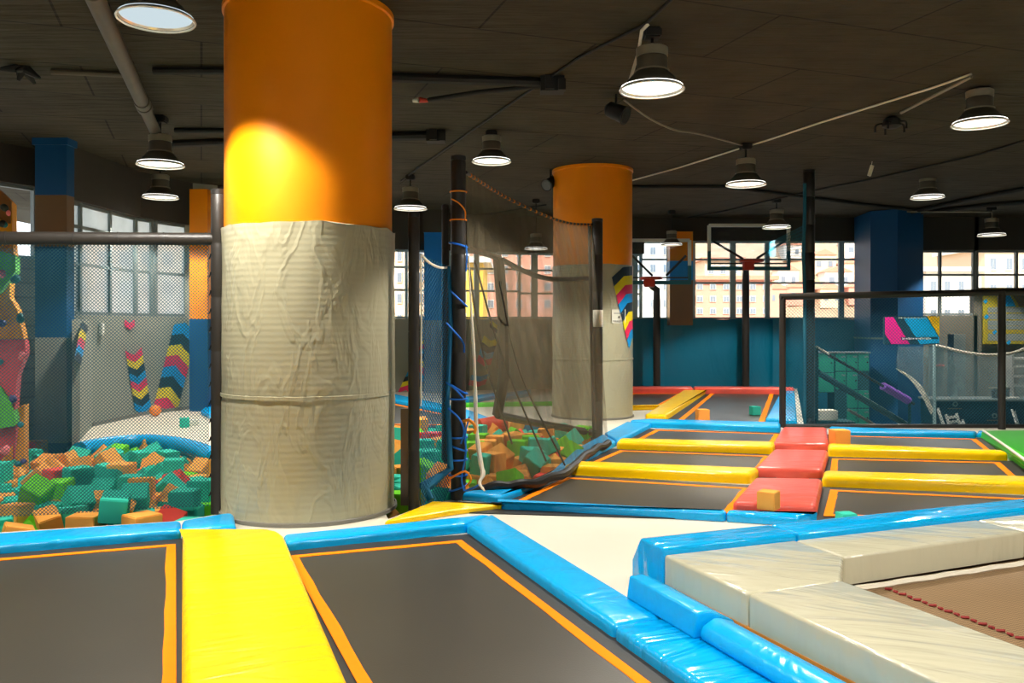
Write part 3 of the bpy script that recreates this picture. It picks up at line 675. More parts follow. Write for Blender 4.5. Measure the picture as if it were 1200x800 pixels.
# frame and bed
t = thing('raised_trampoline', W(4.8, 3, 0), 'raised brown mesh trampoline set inside the grey platform', 'trampoline')
bm = BM()
for q in ([(2.555, 4.19), (2.6, 1.2), (2.7, 1.2), (2.66, 4.19)], [(2.66, 4.19), (2.66, 4.1), (7.3, 4.1), (7.3, 4.19)]): add_poly_prism(bm, [W(*p) for p in q], .09, .137)
for q in ([(2.66, 4.0), (2.7, 1.3), (2.74, 1.3), (2.7, 4.0)],): add_poly_prism(bm, [W(*p) for p in q], 0, .09)
obj('plywood_frame', recalc(bm), 'wood', t, smooth=False)
bm = BM(); add_poly_prism(bm, [W(2.72, 1.2), W(7.3, 1.2), W(7.3, 4.08), W(2.72, 4.08)], .108, .118); obj('bed', recalc(bm), 'brownbed', t, smooth=False)
bm = BM(); n = 60
tp = [W(3.45 + (3.8) * i / 40, 3.735 + .07 * i / 40 + .006 * math.sin(i * 1.7), .128) for i in range(41)]
add_tube(bm, tp, .02, 6); obj('edge_tape', recalc(bm), 'rope_w', t)
bm = BM()
for i in range(46):
    a_ = W(3.69 + .014 * (i % 2), 3.7 - i * .05, .122); b_ = W(3.705 - .014 * (i % 2), 3.7 - i * .05 - .034, .13); add_tube(bm, [a_, b_], .008, 5)
obj('lacing', recalc(bm), 'lace', t)
# ================================================================ POSTS AND NETS
pL = P(256, 601); padded_post('net_post', pL, Q(256, 222, pL.y).z, .062, 'black padded post at the corner of the big foam pit, touching the nearest column', cat='post')
zr = Q(250, 280, pL.y).z
t = thing('net_rail', V((-5.2, 6.8, zr)), 'black padded rail carrying the net over the big foam pit', 'rail')
ra, rb = Q(-60, 278.5, 6.7), Q(249, 280, pL.y)
bm = BM(); add_tube(bm, [ra.lerp(rb, i / 12) for i in range(13)], .053, 14); obj('sleeve', recalc(bm), 'black', t)
for f in (.2, .45, .62, .8, .97):
    bm = BM(); add_tube(bm, [ra.lerp(rb, f), ra.lerp(rb, f + .006)], .056, 14); obj('tape_band', recalc(bm), 'blackm', t)
t = thing('safety_net', V((-3.6, 7.0, 0)), 'fine dark netting hanging from the black rail over the big foam pit', 'net')
bm = BM(); net_panel(bm, [V((ra.x, ra.y, .07)), V((rb.x - .03, rb.y, .06)), rb - V((.03, 0, .05)), ra - V((0, 0, .05))], .02, .0052); obj('mesh', bm, 'net', t, smooth=False)
bm = BM()
for i in range(14):
    z = .15 + i * .155; a = V((rb.x - .03, rb.y, z)); add_tube(bm, sag(a, V((pL.x - .05, pL.y - .045, z + .04)), .01, 4), .006, 5)
obj('tie', recalc(bm), 'blackm', t)

pM1 = P(485, 597); padded_post('net_post', pM1, Q(485, 249, pM1.y).z, .05, 'slim black post just right of the nearest column', cat='post')
pM2 = P(537, 585); padded_post('net_post', pM2, Q(537, 183, pM2.y).z, .07, 'tall black post lashed with blue rope', cat='post')
pM2b = P(522, 556); padded_post('net_post', pM2b, Q(522, 240, pM2b.y).z, .04, 'thin black post close behind the rope-lashed post', cat='post')
pM3 = P(700, 513); padded_post('net_post', pM3, Q(700, 256, pM3.y).z, .077, 'black post with a silver band in front of the second column', bands=[(Q(700, 383, pM3.y).z, 'paper')], cat='post')
a = P(470, 598); bm = BM(); add_poly_prism(bm, [a + V((-.03, .2, 0)), a + V((.04, .2, 0)), a + V((.04, .24, 0)), a + V((-.03, .24, 0))], 0, .86); tag(obj('wooden_slat', recalc(bm), 'brown', smooth=False), 'dark slat standing against the nearest column', 'slat')

# small blue net between the slim post and the lashed post
t = thing('safety_net', V(((pM1.x + pM2.x) / 2, 7.6, 0)), 'small blue net stretched between the slim post and the rope-lashed post', 'net')
a0 = pM1 + V((.06, 0, .0)); b0 = pM2 + V((-.085, .03, 0)); za, zb_ = Q(494, 298, pM1.y).z, Q(528, 312, pM2.y).z
bm = BM(); net_panel(bm, [a0, b0, V((b0.x, b0.y, zb_)), V((a0.x, a0.y, za))], .03, .006); obj('mesh', bm, 'net_b', t, smooth=False)
bm = BM(); add_tube(bm, sag(V((a0.x, a0.y, za)), V((b0.x, b0.y, zb_)), .05, 12), .012, 6); add_tube(bm, [V((a0.x, a0.y, za)), V((a0.x + .005, a0.y, za - .5)), V((a0.x, a0.y, .9))], .009, 6); obj('border_rope', recalc(bm), 'rope_w', t)
# gathered blue netting rolled against the post, drooping at the foot
bm = BM(); add_tube(bm, [V((b0.x + .0, b0.y - .05, zb_)), V((b0.x + .02, b0.y - .08, 1.6)), V((b0.x - .01, b0.y - .1, .9)), V((b0.x + .02, b0.y - .12, .3)), V((b0.x - .2, b0.y - .3, .16)), V((a0.x + .08, a0.y + .1, .06))], [.015, .02, .022, .03, .06, .03], 10)
obj('gathered_edge', recalc(bm), 'net_b', t)

# black gauze net, top cable between posts, hem thrown forward over the pads
def gauze_sheet(T, B, nu, nv, fold, seed, bow=0.0, fr=7.0):
    bm = BM(); rows = []
    for j in range(nv + 1):
        row = []
        for i in range(nu + 1):
            u = i / nu; v = j / nv
            p = T(u).lerp(B(u), v); k = math.sin(math.pi * min(1, v * 1.1)) if v < .9 else .3
            d = fold * k * (math.sin(u * fr * 6.28 + 1.7 * noise.noise((u * 4, v * 2, seed))) * .6 + noise.noise((u * 9, v * 1.5, seed)))
            p = p + V((-.35 * d, -.9 * d - bow * math.sin(math.pi * v), 0)); row.append(bm.verts.new(p))
        rows.append(row)
    for j in range(nv):
        for i in range(nu): bm.faces.new((rows[j][i], rows[j][i + 1], rows[j + 1][i + 1], rows[j + 1][i]))
    return bm
T1 = curve_pts([Q(546, 202, pM2.y), Q(572, 219, 8.9), Q(600, 235, 9.6), Q(640, 253, 10.6), Q(668, 261.5, 11.4), Q(694, 263, pM3.y)], 40)
B1 = curve_pts([P(549, 579, .03), P(575, 570, .09), P(605, 568, .1), P(640, 562, .1), P(668, 550, .1), P(684, 535, .1), P(700, 525, .1), P(713, 519.5, .1)], 40)
def lerp_list(L): 
    def f(u):
        x = u * (len(L) - 1); i = min(len(L) - 2, int(x)); return L[i].lerp(L[i + 1], x - i)
    return f
t = thing('gauze_net', P(620, 560), 'black gauze net hung from a sagging cable, its hem thrown over the blue pads', 'net')
obj('mesh', gauze_sheet(lerp_list(T1), lerp_list(B1), 90, 40, .07, 1.3), 'gauze', t, angle=180)
bm = BM(); add_tube(bm, T1, .016, 8)
for i in range(2, len(T1) - 1):
    pass
obj('top_cable', recalc(bm), 'blackm', t)
bm = BM()
for i in range(1, 32):
    p = lerp_list(T1)(i / 32); q = lerp_list(T1)(i / 32 + .006); add_tube(bm, [p, q], .02, 8)
obj('lacing', recalc(bm), 'rope_o', t)
bm = BM(); add_tube(bm, [p + V((0, .02 * math.sin(i * .9), .01 * math.sin(i * 1.3))) for i, p in enumerate(B1)], .045, 9); obj('hem', recalc(bm), 'blackm', t)
bm = BM(); add_tube(bm, [lerp_list(T1)(1) + V((-.04, 0, 0)), Q(692, 330, 12.0), Q(694, 430, 12.0), Q(697, 505, 11.5)], .025, 7); obj('side_hem', recalc(bm), 'blackm', t)
bm = BM()
for x1, y1, x2, y2, xm in ((556, 305, 640, 540, 590), (585, 330, 662, 545, 610), (548, 300, 600, 520, 565)):
    add_tube(bm, curve_pts([Q(x1, y1, 8.4), Q(xm, (y1 + y2) / 2, 8.9), Q(x2, y2, 9.1)], 14), .011, 6)
obj('draw_cord', recalc(bm), 'blackm', t)
# second, older net hanging farther back
t = thing('gauze_net', Q(640, 480, 12.4), 'second black gauze curtain hanging behind the front net, with a broad hem band', 'net')
T2 = curve_pts([Q(584, 302, 10.4), Q(620, 320, 11.4), Q(650, 327, 12.0), Q(691, 326, 12.6)], 30)
B2 = curve_pts([Q(583, 486, 10.6), Q(620, 494, 11.4), Q(655, 500, 12.0), Q(696, 507, 12.4)], 30)
obj('mesh', gauze_sheet(lerp_list(T2), lerp_list(B2), 60, 20, .09, 5.1, fr=5), 'gauze2', t, angle=180)
bm = BM(); add_tube(bm, [Q(546, 291, 8.6)] + [Q(565, 296, 9.6)] + T2, .035, 8); obj('top_hem', recalc(bm), 'blackm', t)
bm = BM(); add_tube(bm, B2, .05, 8); obj('bottom_hem', recalc(bm), 'blackm', t)
bm = BM(); add_tube(bm, [T2[0], Q(590, 380, 10.5), Q(591, 440, 10.5), B2[0]], .07, 8); obj('side_hem', recalc(bm), 'black', t)
# ropes on the tall post
t = thing('rope_lashing', V((pM2.x, pM2.y, .05)), 'blue rope wound round the tall black post', 'rope')
def ring(bm, c, r, z, tilt=0.0, n=18, rr=.009):
    pts = [V((c.x + r * math.cos(6.283 * i / n), c.y + r * math.sin(6.283 * i / n), z + tilt * math.cos(6.283 * i / n))) for i in range(n + 1)]
    add_tube(bm, pts, rr, 6)
for y, tl in ((287, -.02), (349, -.08), (455, -.05), (467, 0), (512, 0), (524, -.03), (538, 0), (556, 0), (571, .03)):
    bm = BM(); ring(bm, pM2, .082, Q(536, y, pM2.y).z, tl); obj('coil', recalc(bm), 'rope_b', t)
for pts in ([(546, 287), (547, 300), (546, 318)], [(523, 378), (534, 390), (543, 402), (544, 413)], [(523, 448), (533, 455), (543, 466)], [(525, 478), (538, 490), (544, 505), (540, 520)], [(550, 488), (545, 510), (546, 530), (541, 560), (544, 575)], [(545, 575), (556, 571), (563, 566)]):
    bm = BM(); add_tube(bm, curve_pts([Q(x, y, pM2.y - .12) for x, y in pts], 14), .009, 6); obj('loose_end', recalc(bm), 'rope_b', t)
t = thing('rope_tie', Q(537, 225, pM2.y), 'orange cord looped round the top of the tall black post', 'cord')
bm = BM()
for y in (225, 258): ring(bm, pM2, .076, Q(536, y, pM2.y).z, 0, rr=.007)
add_tube(bm, curve_pts([Q(529, 233, pM2.y - .09), Q(538, 238, pM2.y - .1), Q(545, 247, pM2.y - .08), Q(545, 258, pM2.y - .08)], 12), .007, 6); obj('cord', recalc(bm), 'rope_o', t)
bm = BM(); pts = curve_pts([Q(549, 300, 7.7), Q(552, 360, 7.7), Q(556, 430, 7.75), Q(558, 500, 7.8), Q(563, 540, 7.75), Q(566, 555, 7.7), Q(562, 566, 7.65), Q(568, 575, 7.6)], 40)
add_tube(bm, pts, [.005 + .014 * max(0, math.sin(i / 40 * 3.1)) ** 2 + .006 * random.random() for i in range(len(pts))], 7); tag(obj('frayed_rope', recalc(bm), 'rope_w'), 'frayed off-white rope hanging beside the rope-lashed post', 'rope')
bm = BM(); add_tube(bm, curve_pts([Q(541, 494, 7.78), Q(550, 492, 7.7), Q(557, 500, 7.7), Q(556, 508, 7.7)], 10), .014, 7); add_tube(bm, curve_pts([Q(528, 560, 7.75), Q(545, 552, 7.7), Q(552, 562, 7.7), Q(546, 570, 7.7)], 10), .01, 7)
tag(obj('orange_cord', recalc(bm), 'rope_o'), 'orange cord ends knotted low on the rope-lashed post', 'cord')

# framed net at the reception edge
fy = 13.15
t = thing('framed_net', V((7, fy, 0)), 'black framed net panel between the far trampolines and the reception', 'net')
zt = Q(917, 346, fy).z; zt2 = Q(1200, 340, fy).z
fx0, fx1 = Q(917, 381, fy).x, Q(1173, 381, fy).x; fx2 = Q(1290, 381, fy).x
bm = BM(); add_tube(bm, [V((fx0, fy, .03)), V((fx0, fy, zt))], .05, 12); obj('post', recalc(bm), 'black', t)
bm = BM(); add_tube(bm, [V((fx1, fy - .02, -.02)), V((fx1, fy - .02, zt + .06))], .055, 12); obj('post', recalc(bm), 'black', t)
bm = BM(); add_tube(bm, [V((fx0 - .04, fy, zt - .02)), V((fx2, fy, zt2))], .052, 12); obj('top_rail', recalc(bm), 'black', t)
bm = BM(); add_tube(bm, [V((fx0, fy, .05)), V((fx2, fy, .045))], .032, 10); obj('bottom_rail', recalc(bm), 'blackm', t)
bm = BM(); net_panel(bm, [V((fx0, fy, .03)), V((fx2, fy, .02)), V((fx2, fy, zt2)), V((fx0, fy, zt))], .036, .0058); obj('mesh', bm, 'net_t', t, smooth=False)
pp = V(((948 - 600) / 1000 * 15.0, 15.0, -1)); padded_post('tall_pole', pp, CEIL, .1, 'tall dark pole reaching the ceiling at the corner of the framed net', m='blackm', cat='pole')
bm = BM(); add_tube(bm, curve_pts([Q(943, 215, 14.85), Q(943, 250, 14.85), Q(941.5, 300, 14.85), Q(943, 345, 14.85), Q(943, 480, 14.85), V((5.09, 14.85, -1))], 10), .03, 7); tag(obj('rolled_net', recalc(bm), 'net_t'), 'rolled net tied along the tall dark pole', 'net')
bm = BM(); c = [Q(945, 262, 15.1), Q(896, 287, 19.5), Q(898, 300, 19.5), Q(945, 305, 15.1)]; net_panel(bm, c, .07, .006); tag(obj('corner_net', bm, 'net_t', smooth=False), 'triangle of blue net stretched from the tall pole towards the windows', 'net')

# ================================================================ BASKETBALL HOOPS
def hoop(xl, xr, yt, yb, xp, yrim, xr0, xr1, d, label):
    base = V(((xp - 600) / 1000 * d, d + .35, .0)); t = thing('basketball_hoop', base, label, 'basketball hoop', 'basketball hoops')
    A, B, C_, D = Q(xl, yt, d), Q(xr, yt, d), Q(xr, yb, d), Q(xl, yb, d)
    bm = BM(); w = .075
    add_bar(bm, A, B, w); add_bar(bm, A, A.lerp(D, .6), w); add_bar(bm, B, B.lerp(C_, .6), w); obj('upper_frame', recalc(bm), 'board', t, smooth=False)
    bm = BM(); add_bar(bm, A.lerp(D, .6), D, w); add_bar(bm, B.lerp(C_, .6), C_, w); add_bar(bm, D - V((w / 2, 0, 0)), C_ + V((w / 2, 0, 0)), w * 1.2); obj('lower_frame', recalc(bm), 'board_t', t, smooth=False)
    bm = BM(); add_box(bm, (A + C_) / 2, (B.x - A.x, .012, A.z - D.z)); obj('board_glass', bm, 'glass', t, smooth=False)
    bm = BM(); add_bar(bm, D + V((0, -.01, .12)), C_ + V((0, -.01, .12)), .035); m_ = (xl + xr) / 2
    obj('crossbar', recalc(bm), 'blackm', t, smooth=False)
    for sx in (xl, xr):
        bm = BM(); add_tube(bm, [Q(sx + (4 if sx == xl else -4), yt + (yb - yt) * .36, d + .05), Q(xp + (-8 if sx == xl else 8), yrim - 3, d + .2)], .03, 8); obj('brace', recalc(bm), 'blackm', t)
    zr_ = Q(xp, yrim, d - .3).z; r = (xr1 - xr0) / 2000 * d; c = V(((xr0 + xr1) / 2000 * d - .6 * d, d - r - .12, zr_))
    bm = BM(); add_tube(bm, [c + V((r * math.cos(a), r * math.sin(a), 0)) for a in [6.283 * i / 28 for i in range(29)]], .03, 8); obj('rim', recalc(bm), 'rimred', t)
    bm = BM(); add_box(bm, V((c.x, d - .1, zr_ - .09)), (.26, .16, .22)); bmesh.ops.bevel(bm, geom=bm.edges[:], offset=.02, segments=2, affect='EDGES'); obj('bracket', recalc(bm), 'rimred', t)
    bm = BM()
    for i in range(12):
        a = 6.283 * i / 12; add_tube(bm, [c + V((r * math.cos(a), r * math.sin(a), -.02)), c + V((r * .6 * math.cos(a + .3), r * .6 * math.sin(a + .3), -.36))], .006, 4)
        add_tube(bm, [c + V((r * math.cos(a), r * math.sin(a), -.02)), c + V((r * .6 * math.cos(a - .3), r * .6 * math.sin(a - .3), -.36))], .006, 4)
    bm.free()
    bm = BM(); x = base.x; add_tube(bm, [V((x, base.y, .01)), V((x, base.y, zr_ - .55)), V((x - .01, base.y - .05, zr_ - .25)), V((c.x, d + .1, zr_ - .1))], [.09, .09, .085, .07], 14); obj('pole', recalc(bm), 'black', t)
    bm = BM(); add_lathe(bm, base, [(.2, 0), (.2, .02), (.1, .03), (.1, .08)], 20, closed_bottom=True, closed_top=True); obj('base_plate', recalc(bm), 'blackm', t)
hoop(737, 808, 281.5, 331, 772.5, 326, 748, 772, 20.75, 'glass-backed basketball hoop beside the second column, the lower of the two')
hoop(831, 924, 264, 314.5, 878.5, 306, 863, 888, 20.75, 'taller glass-backed basketball hoop in front of the windows')

# ================================================================ LAMPS AND CEILING FITTINGS
def lamp(p, label, cordlen=None, lit=True, D=.59, power=1.0, tilt=0.0, cap=True, beam=116, lens='lens'):
    s = D / .59
    t = thing('pendant_lamp', p, label, 'pendant lamp', 'high-bay pendant lamps')
    Rr = .295 * s
    def ob(n, prof, m, ct=False, cb=False, seg=40):
        bm = BM(); add_lathe(bm, p, [(r * s, z * s) for r, z in prof], seg, closed_top=ct, closed_bottom=cb); recalc(bm); return obj(n, bm, m, t, angle=45)
    ob('shade', [(.285, .012), (.295, .0), (.292, .015), (.155, .165), (.145, .17)], 'lampdark')
    ob('reflector', [(.286, .014), (.15, .16), (.02, .168)], 'rim')
    ob('rim', [(.297, -.004), (.303, .004), (.297, .014), (.287, .012), (.286, .0), (.297, -.004)], 'rim', seg=48)
    ob('lens', [(.004, .03), (.284, .03), (.284, .034), (.004, .034)], lens, True, True)
    ob('collar', [(.146, .165), (.158, .172), (.158, .182), (.14, .188)], 'lampgrey')
    ob('housing', [(.14, .185), (.14, .30), (.13, .31)], 'lampdark')
    ob('cap', [(.13, .305), (.145, .31), (.147, .385), (.12, .4), (.02, .41)], 'lampgrey', True)
    zc = p.z + .405 * s
    if zc < CEIL - .03:
        bm = BM(); add_tube(bm, [V((p.x, p.y, zc)), V((p.x, p.y, CEIL - .05))], .014, 6); obj('cord', recalc(bm), 'dark', t)
        bm = BM(); add_box(bm, (p.x, p.y, CEIL - .045), (.16, .16, .09)); bmesh.ops.bevel(bm, geom=bm.edges[:], offset=.015, segments=2, affect='EDGES'); obj('ceiling_box', recalc(bm), 'dark', t)
    if lit:
        l = bpy.data.lights.new('lamp_light', 'SPOT'); l.energy = LAMP_W * power; l.color = (1, .955, .86); l.spot_size = R(beam); l.spot_blend = .22; l.shadow_soft_size = .12
        lo = bpy.data.objects.new('lamp_light', l); COL.objects.link(lo); lo.parent = t; lo.location = (0, 0, -.02)
LAMP_W = 470
def lampP(x, y, w, D=.59, d=None):
    d = d or D * 1000 / w; return Q(x, y, d)
lamp(lampP(183, 24, 86, d=6.05), 'pendant lamp cut by the top edge of the photo, shining on the nearest column', D=.525, lens='lens_dim', beam=122)
lamp(lampP(188, 194, 53), 'pendant lamp hanging at the end of the thick grey duct', D=.59)
lamp(lampP(188, 232, 40, d=14.6), 'pendant lamp just below the one at the end of the thick duct')
lamp(lampP(481, 245, 38), 'pendant lamp above the slim black post')
lamp(lampP(576, 190, 45, d=12.0), 'pendant lamp above the black gauze net, beside the tall post', D=.545)
lamp(lampP(764, 106, 75), 'big pendant lamp hung from a lit conduit, largest of those in clear view')
lamp(lampP(874, 217, 46), 'pendant lamp above and left of the taller basketball hoop')
lamp(lampP(1148, 146, 60), 'pendant lamp near the upper right, beside the black ceiling fixture')
lamp(lampP(1087, 232, 37), 'pendant lamp above the broad blue pillar')
lamp(lampP(910, 267, 32), 'pendant lamp overlapping the corner of the taller backboard')
lamp(lampP(787, 287, 27, d=20.3), 'small distant pendant lamp seen through the lower backboard', D=.5, lit=False)
lamp(lampP(1162, 276, 30), 'distant pendant lamp in front of the sliding window')
lamp(lampP(628, 292, 26, d=18.5), 'distant pendant lamp dimly seen through the black gauze net', D=.5, lit=False)
for i, (x, y) in enumerate([(-3.3, 2.0), (1.2, 2.2), (5.2, 3.2), (-6.5, 6.2), (9.5, 7.0), (1.0, -3.0), (6, -2.5), (-4.5, -3)]):  # extra lamps out of view, added to light the hall
    lamp(V((x, y, 3.85)), 'pendant lamp added outside the picture to light the hall', power=1.0)

def ceil_run(name, pts, r, m, label, cat, z=None, seg=8):
    z = CEIL - r - .004 if z is None else z
    bm = BM(); add_tube(bm, [P(x, y, z) for x, y in pts], r, seg); return tag(obj(name, recalc(bm), m), label, cat)
t = thing('duct', P(150, 90, 4.15), 'thick grey duct running under the ceiling to a hanging lamp', 'duct')
a, b = P(108, -10, 4.13), P(187, 165, 4.13)
bm = BM(); add_tube(bm, [a, a.lerp(b, .62)], .075, 16); add_tube(bm, [a.lerp(b, .655), b], .07, 16); obj('pipe', recalc(bm), 'duct', t)
bm = BM(); add_tube(bm, [a.lerp(b, .6), a.lerp(b, .63)], .088, 16); add_tube(bm, [a.lerp(b, .64), a.lerp(b, .67)], .088, 16); obj('joint', recalc(bm), 'duct', t)
bm = BM()
for f in (.15, .45, .8): p = a.lerp(b, f); add_tube(bm, [p + V((0, 0, .06)), V((p.x, p.y, CEIL))], .012, 6)
obj('hanger', recalc(bm), 'dark', t)
ceil_run('pipe', [(180, 83), (270, 83)], .04, 'dark', 'dark ceiling pipe leading from the thick duct to the nearest column', 'pipe')
ceil_run('pipe', [(205, 153), (275, 153)], .035, 'dark', 'upper of two dark pipes between the hanging lamp and the nearest column', 'pipe')
ceil_run('pipe', [(200, 169), (275, 166)], .05, 'dark', 'lower of two dark pipes between the hanging lamp and the nearest column', 'pipe')
ceil_run('pipe', [(450, 90.5), (640, 97)], .05, 'dark', 'long dark pipe from the nearest column to a black ceiling box', 'pipe')
ceil_run('pipe', [(450, 160), (505, 159)], .06, 'dark', 'short dark pipe right of the nearest column', 'pipe')
ceil_run('pipe', [(60, 84), (145, 88)], .03, 'duct', 'thin pipe between the dark ceiling fitting and the duct', 'pipe')
ceil_run('pipe', [(740, 219), (848, 218.5), (1000, 238), (1070, 246)], .035, 'dark', 'dark pipe running from the second column behind the lamps', 'pipe')
ceil_run('pipe', [(1230, 216), (1160, 229), (1068, 248)], .05, 'dark', 'upper of two dark pipes meeting above the broad blue pillar', 'pipe')
ceil_run('pipe', [(1230, 235), (1160, 240), (1080, 249)], .05, 'dark', 'lower of two dark pipes meeting above the broad blue pillar', 'pipe')
t = thing('ceiling_pipe', P(560, 105, 4.2), 'thin dark pipe with a red and white tip under the ceiling', 'pipe')
bm = BM(); add_tube(bm, [P(502, 117, 4.2), P(560, 108, 4.22), P(640, 100, 4.25)], .028, 8); obj('tube', recalc(bm), 'dark', t)
bm = BM(); add_tube(bm, [P(484, 118, 4.2), P(491, 117, 4.2)], [.02, .035], 8); obj('white_tip', recalc(bm), 'paper', t)
bm = BM(); add_tube(bm, [P(491, 117, 4.2), P(502, 118, 4.2)], [.035, .02], 8); obj('red_tip', recalc(bm), 'rimred', t)
for x, y, lb in ((647, 100, 'black ceiling box at the end of the long dark pipe'), (511, 160, 'black ceiling box at the end of the short dark pipe')):
    bm = BM(); p = P(x, y, CEIL - .08); add_box(bm, p, (.26, .2, .16)); add_box(bm, p + V((.1, -.12, -.03)), (.08, .1, .12)); add_box(bm, p + V((-.03, -.1, .02)), (.1, .08, .18)); tag(obj('ceiling_box', bm, 'dark', smooth=False), lb, 'ceiling box')
bm = BM()
for i in range(9): add_tube(bm, [P(28, 80, CEIL - .02), P(28, 80, CEIL - .02) + V((random.uniform(-.22, .22), random.uniform(-.2, .2), random.uniform(-.16, -.03)))], [.06, .015], 7)
tag(obj('ceiling_fitting', recalc(bm), 'dark'), 'dark ragged fitting on the ceiling above the climbing wall', 'fitting')
# conduits: a lit grey section shows on the longest run
ceil_run('conduit', [(792, -5), (757, 28), (680, 67), (620, 107), (572, 140), (490, 197), (470, 212)], .014, 'dark', 'dark conduit linking the big lamp with the lamps beyond', 'conduit')
ceil_run('conduit', [(1138, 87), (1095, 102), (1005, 130), (957, 145), (900, 164), (873, 172), (797, 196), (738, 212)], .014, 'rope_w', 'pale conduit running along the ceiling to the second column', 'conduit')
ceil_run('conduit', [(1200, 165), (1144, 182), (1087, 195), (1020, 210), (950, 224), (910, 233), (850, 247), (806, 255)], .016, 'dark', 'dark conduit linking the three lamps over the hoops', 'conduit')
ceil_run('conduit', [(640, 240), (575, 250), (548, 252)], .014, 'dark', 'short dark conduit above the black gauze net', 'conduit')
bm = BM(); add_tube(bm, curve_pts([P(731, 117, 4.28), P(760, 138, 4.2), P(790, 152, 4.12), P(820, 157, 4.16), P(873, 171, 4.3)], 24), .012, 6); tag(obj('sagging_cable', recalc(bm), 'lampgrey'), 'sagging cable between the black spotlight and the next lamp', 'cable')
bm = BM(); add_tube(bm, [P(760, 28, 4.3), P(752, 36, 4.25), Q(748, 62, 8.0), Q(738, 95, 8.1)], .016, 6); tag(obj('lamp_cable', recalc(bm), 'rope_w'), 'pale cable hanging behind the big pendant lamp', 'cable')
bm = BM(); add_tube(bm, [P(1138, 90, 4.28), P(1056, 132, 4.22)], .02, 8); tag(obj('ceiling_rod', recalc(bm), 'lampgrey'), 'grey rod from the lamp box to the black ceiling fixture', 'rod')
bm = BM(); add_tube(bm, [Q(1063, 248, 19.9), Q(1162, 248, 19.6), Q(1163, 262, 19.6)], .02, 6); tag(obj('lamp_cable', recalc(bm), 'lampgrey'), 'thin cable strung to the lamp by the sliding window', 'cable')
def spot(p, yaw, label, s=1.0):
    t = thing('spotlight', p, label, 'spotlight')
    d = V((math.cos(yaw), math.sin(yaw), -.5)).normalized()
    bm = BM(); add_tube(bm, [V((p.x, p.y, CEIL)), p + V((0, 0, .05))], .015 * s, 6); obj('bracket', recalc(bm), 'dark', t)
    bm = BM(); add_tube(bm, [p - d * .14 * s, p - d * .1 * s, p + d * .1 * s, p + d * .14 * s], [.05 * s, .09 * s, .1 * s, .115 * s], 16); obj('can', recalc(bm), 'dark', t)
    bm = BM(); add_tube(bm, [p + d * .138 * s, p + d * .144 * s], .09 * s, 16); obj('front_glass', recalc(bm), 'screen', t)
spot(P(722, 131, 4.12), -.6, 'black spotlight on the ceiling beside the big pendant lamp')
spot(P(645, 214, 4.1), -2.2, 'black spotlight at the top edge of the second column')
t = thing('ceiling_fixture', P(1045, 148, 4.2), 'black claw-like ceiling fixture near the upper right lamp', 'fixture'); p = P(1045, 146, 4.22)
bm = BM(); add_lathe(bm, p, [(.05, .1), (.11, .06), (.12, -.02), (.06, -.05)], 16, closed_bottom=True, closed_top=True); obj('body', recalc(bm), 'dark', t)
for k in range(5):
    bm = BM(); a = k * 1.257 + .3; add_tube(bm, curve_pts([p + V((.1 * math.cos(a), .1 * math.sin(a), .02)), p + V((.19 * math.cos(a), .19 * math.sin(a), .0)), p + V((.2 * math.cos(a), .2 * math.sin(a), -.09))], 6), .014, 6); obj('arm', recalc(bm), 'dark', t)
bm = BM(); add_poly_prism(bm, [(0, 0), (.06, .01), (.05, .05), (.0, .03)], 0, .18); bm.transform(Matrix.Translation(P(1017, 205, 4.1)) @ Matrix.Rotation(.3, 4, 'Y')); q = P(1017, 205, 4.1); add_tube(bm, [q + V((.07, .02, .16)), V((q.x + .08, q.y + .02, CEIL))], .004, 5); tag(obj('paper_tag', recalc(bm), 'paper', smooth=False), 'small pale tag hanging under the ceiling right of the tall pole', 'tag')
# ================================================================ STICKERS, SIGNS
def stickers(label, surf, b, t_, wl, wr, dl, dr, cols, gap=.0, only=None):
    """chevron strip stuck on a surface; surf maps a bearing to the surface, stripes run from b up to t_"""
    names = sorted(set(cols)); bm = BM(); n = len(cols)
    def C(s): return (b[0] + (t_[0] - b[0]) * s, b[1] + (t_[1] - b[1]) * s)
    for k, c in enumerate(cols):
        s0, s1 = k / n, (k + 1) / n - gap
        for sx, w, d in ((-1, wl, dl), (1, wr, dr)):
            w0, w1 = w if isinstance(w, tuple) else (w, w)
            m_ = 3
            for j in range(m_):
                f0, f1 = j / m_, (j + 1) / m_
                q = []
                for s, f in ((s0, f0), (s0, f1), (s1, f1), (s1, f0)):
                    x, y = C(s); q.append(bm.verts.new(surf(x + sx * (w0 + (w1 - w0) * s) * f, y + d * f)))
                f = bm.faces.new(q if sx > 0 else q[::-1]); f.material_index = names.index(c)
    bmesh.ops.remove_doubles(bm, verts=bm.verts[:], dist=1e-4)
    return tag(obj('chevron_sticker', bm, names, smooth=False), label, 'wall sticker', 'chevron stickers')
Y_, P_, B2_, K_ = 'c_y', 'c_p', 'c_b', 'c_k'
sl1 = lambda x, y: onwall(x, y, WL[1], WL[2], .012); sl0 = lambda x, y: onwall(x, y, WL[0], WL[1], .012)
def onleft(x, y): return sl0(x, y) if x < 162 else sl1(x, y)
stickers('broad chevron sticker in eight colour bands on the grey wall, above the orange ball', sl1, (193, 478), (218, 378), 14, 12, 2, 15, [P_, Y_, K_, B2_, P_, Y_, K_, B2_])
stickers('slim V-striped sticker on the grey wall, left of the broad one', onleft, (168, 485), (157, 416), 10, 9, -5, -9, [B2_, K_, Y_, P_, B2_, K_, Y_, P_])
stickers('small pink heart-shaped sticker high on the grey wall', sl0, (152, 387), (152, 379), 6, 6, -5, -5, [P_])
def onret(x, y): return onwall(x, y, (-6.02, 11.78), (-6.72, 13.55), .07)
stickers('narrow chevron sticker on the low partition beside the square pillar', onret, (89, 421), (97, 376), 3, 6, 6, 7, [K_, B2_, P_, Y_, K_])
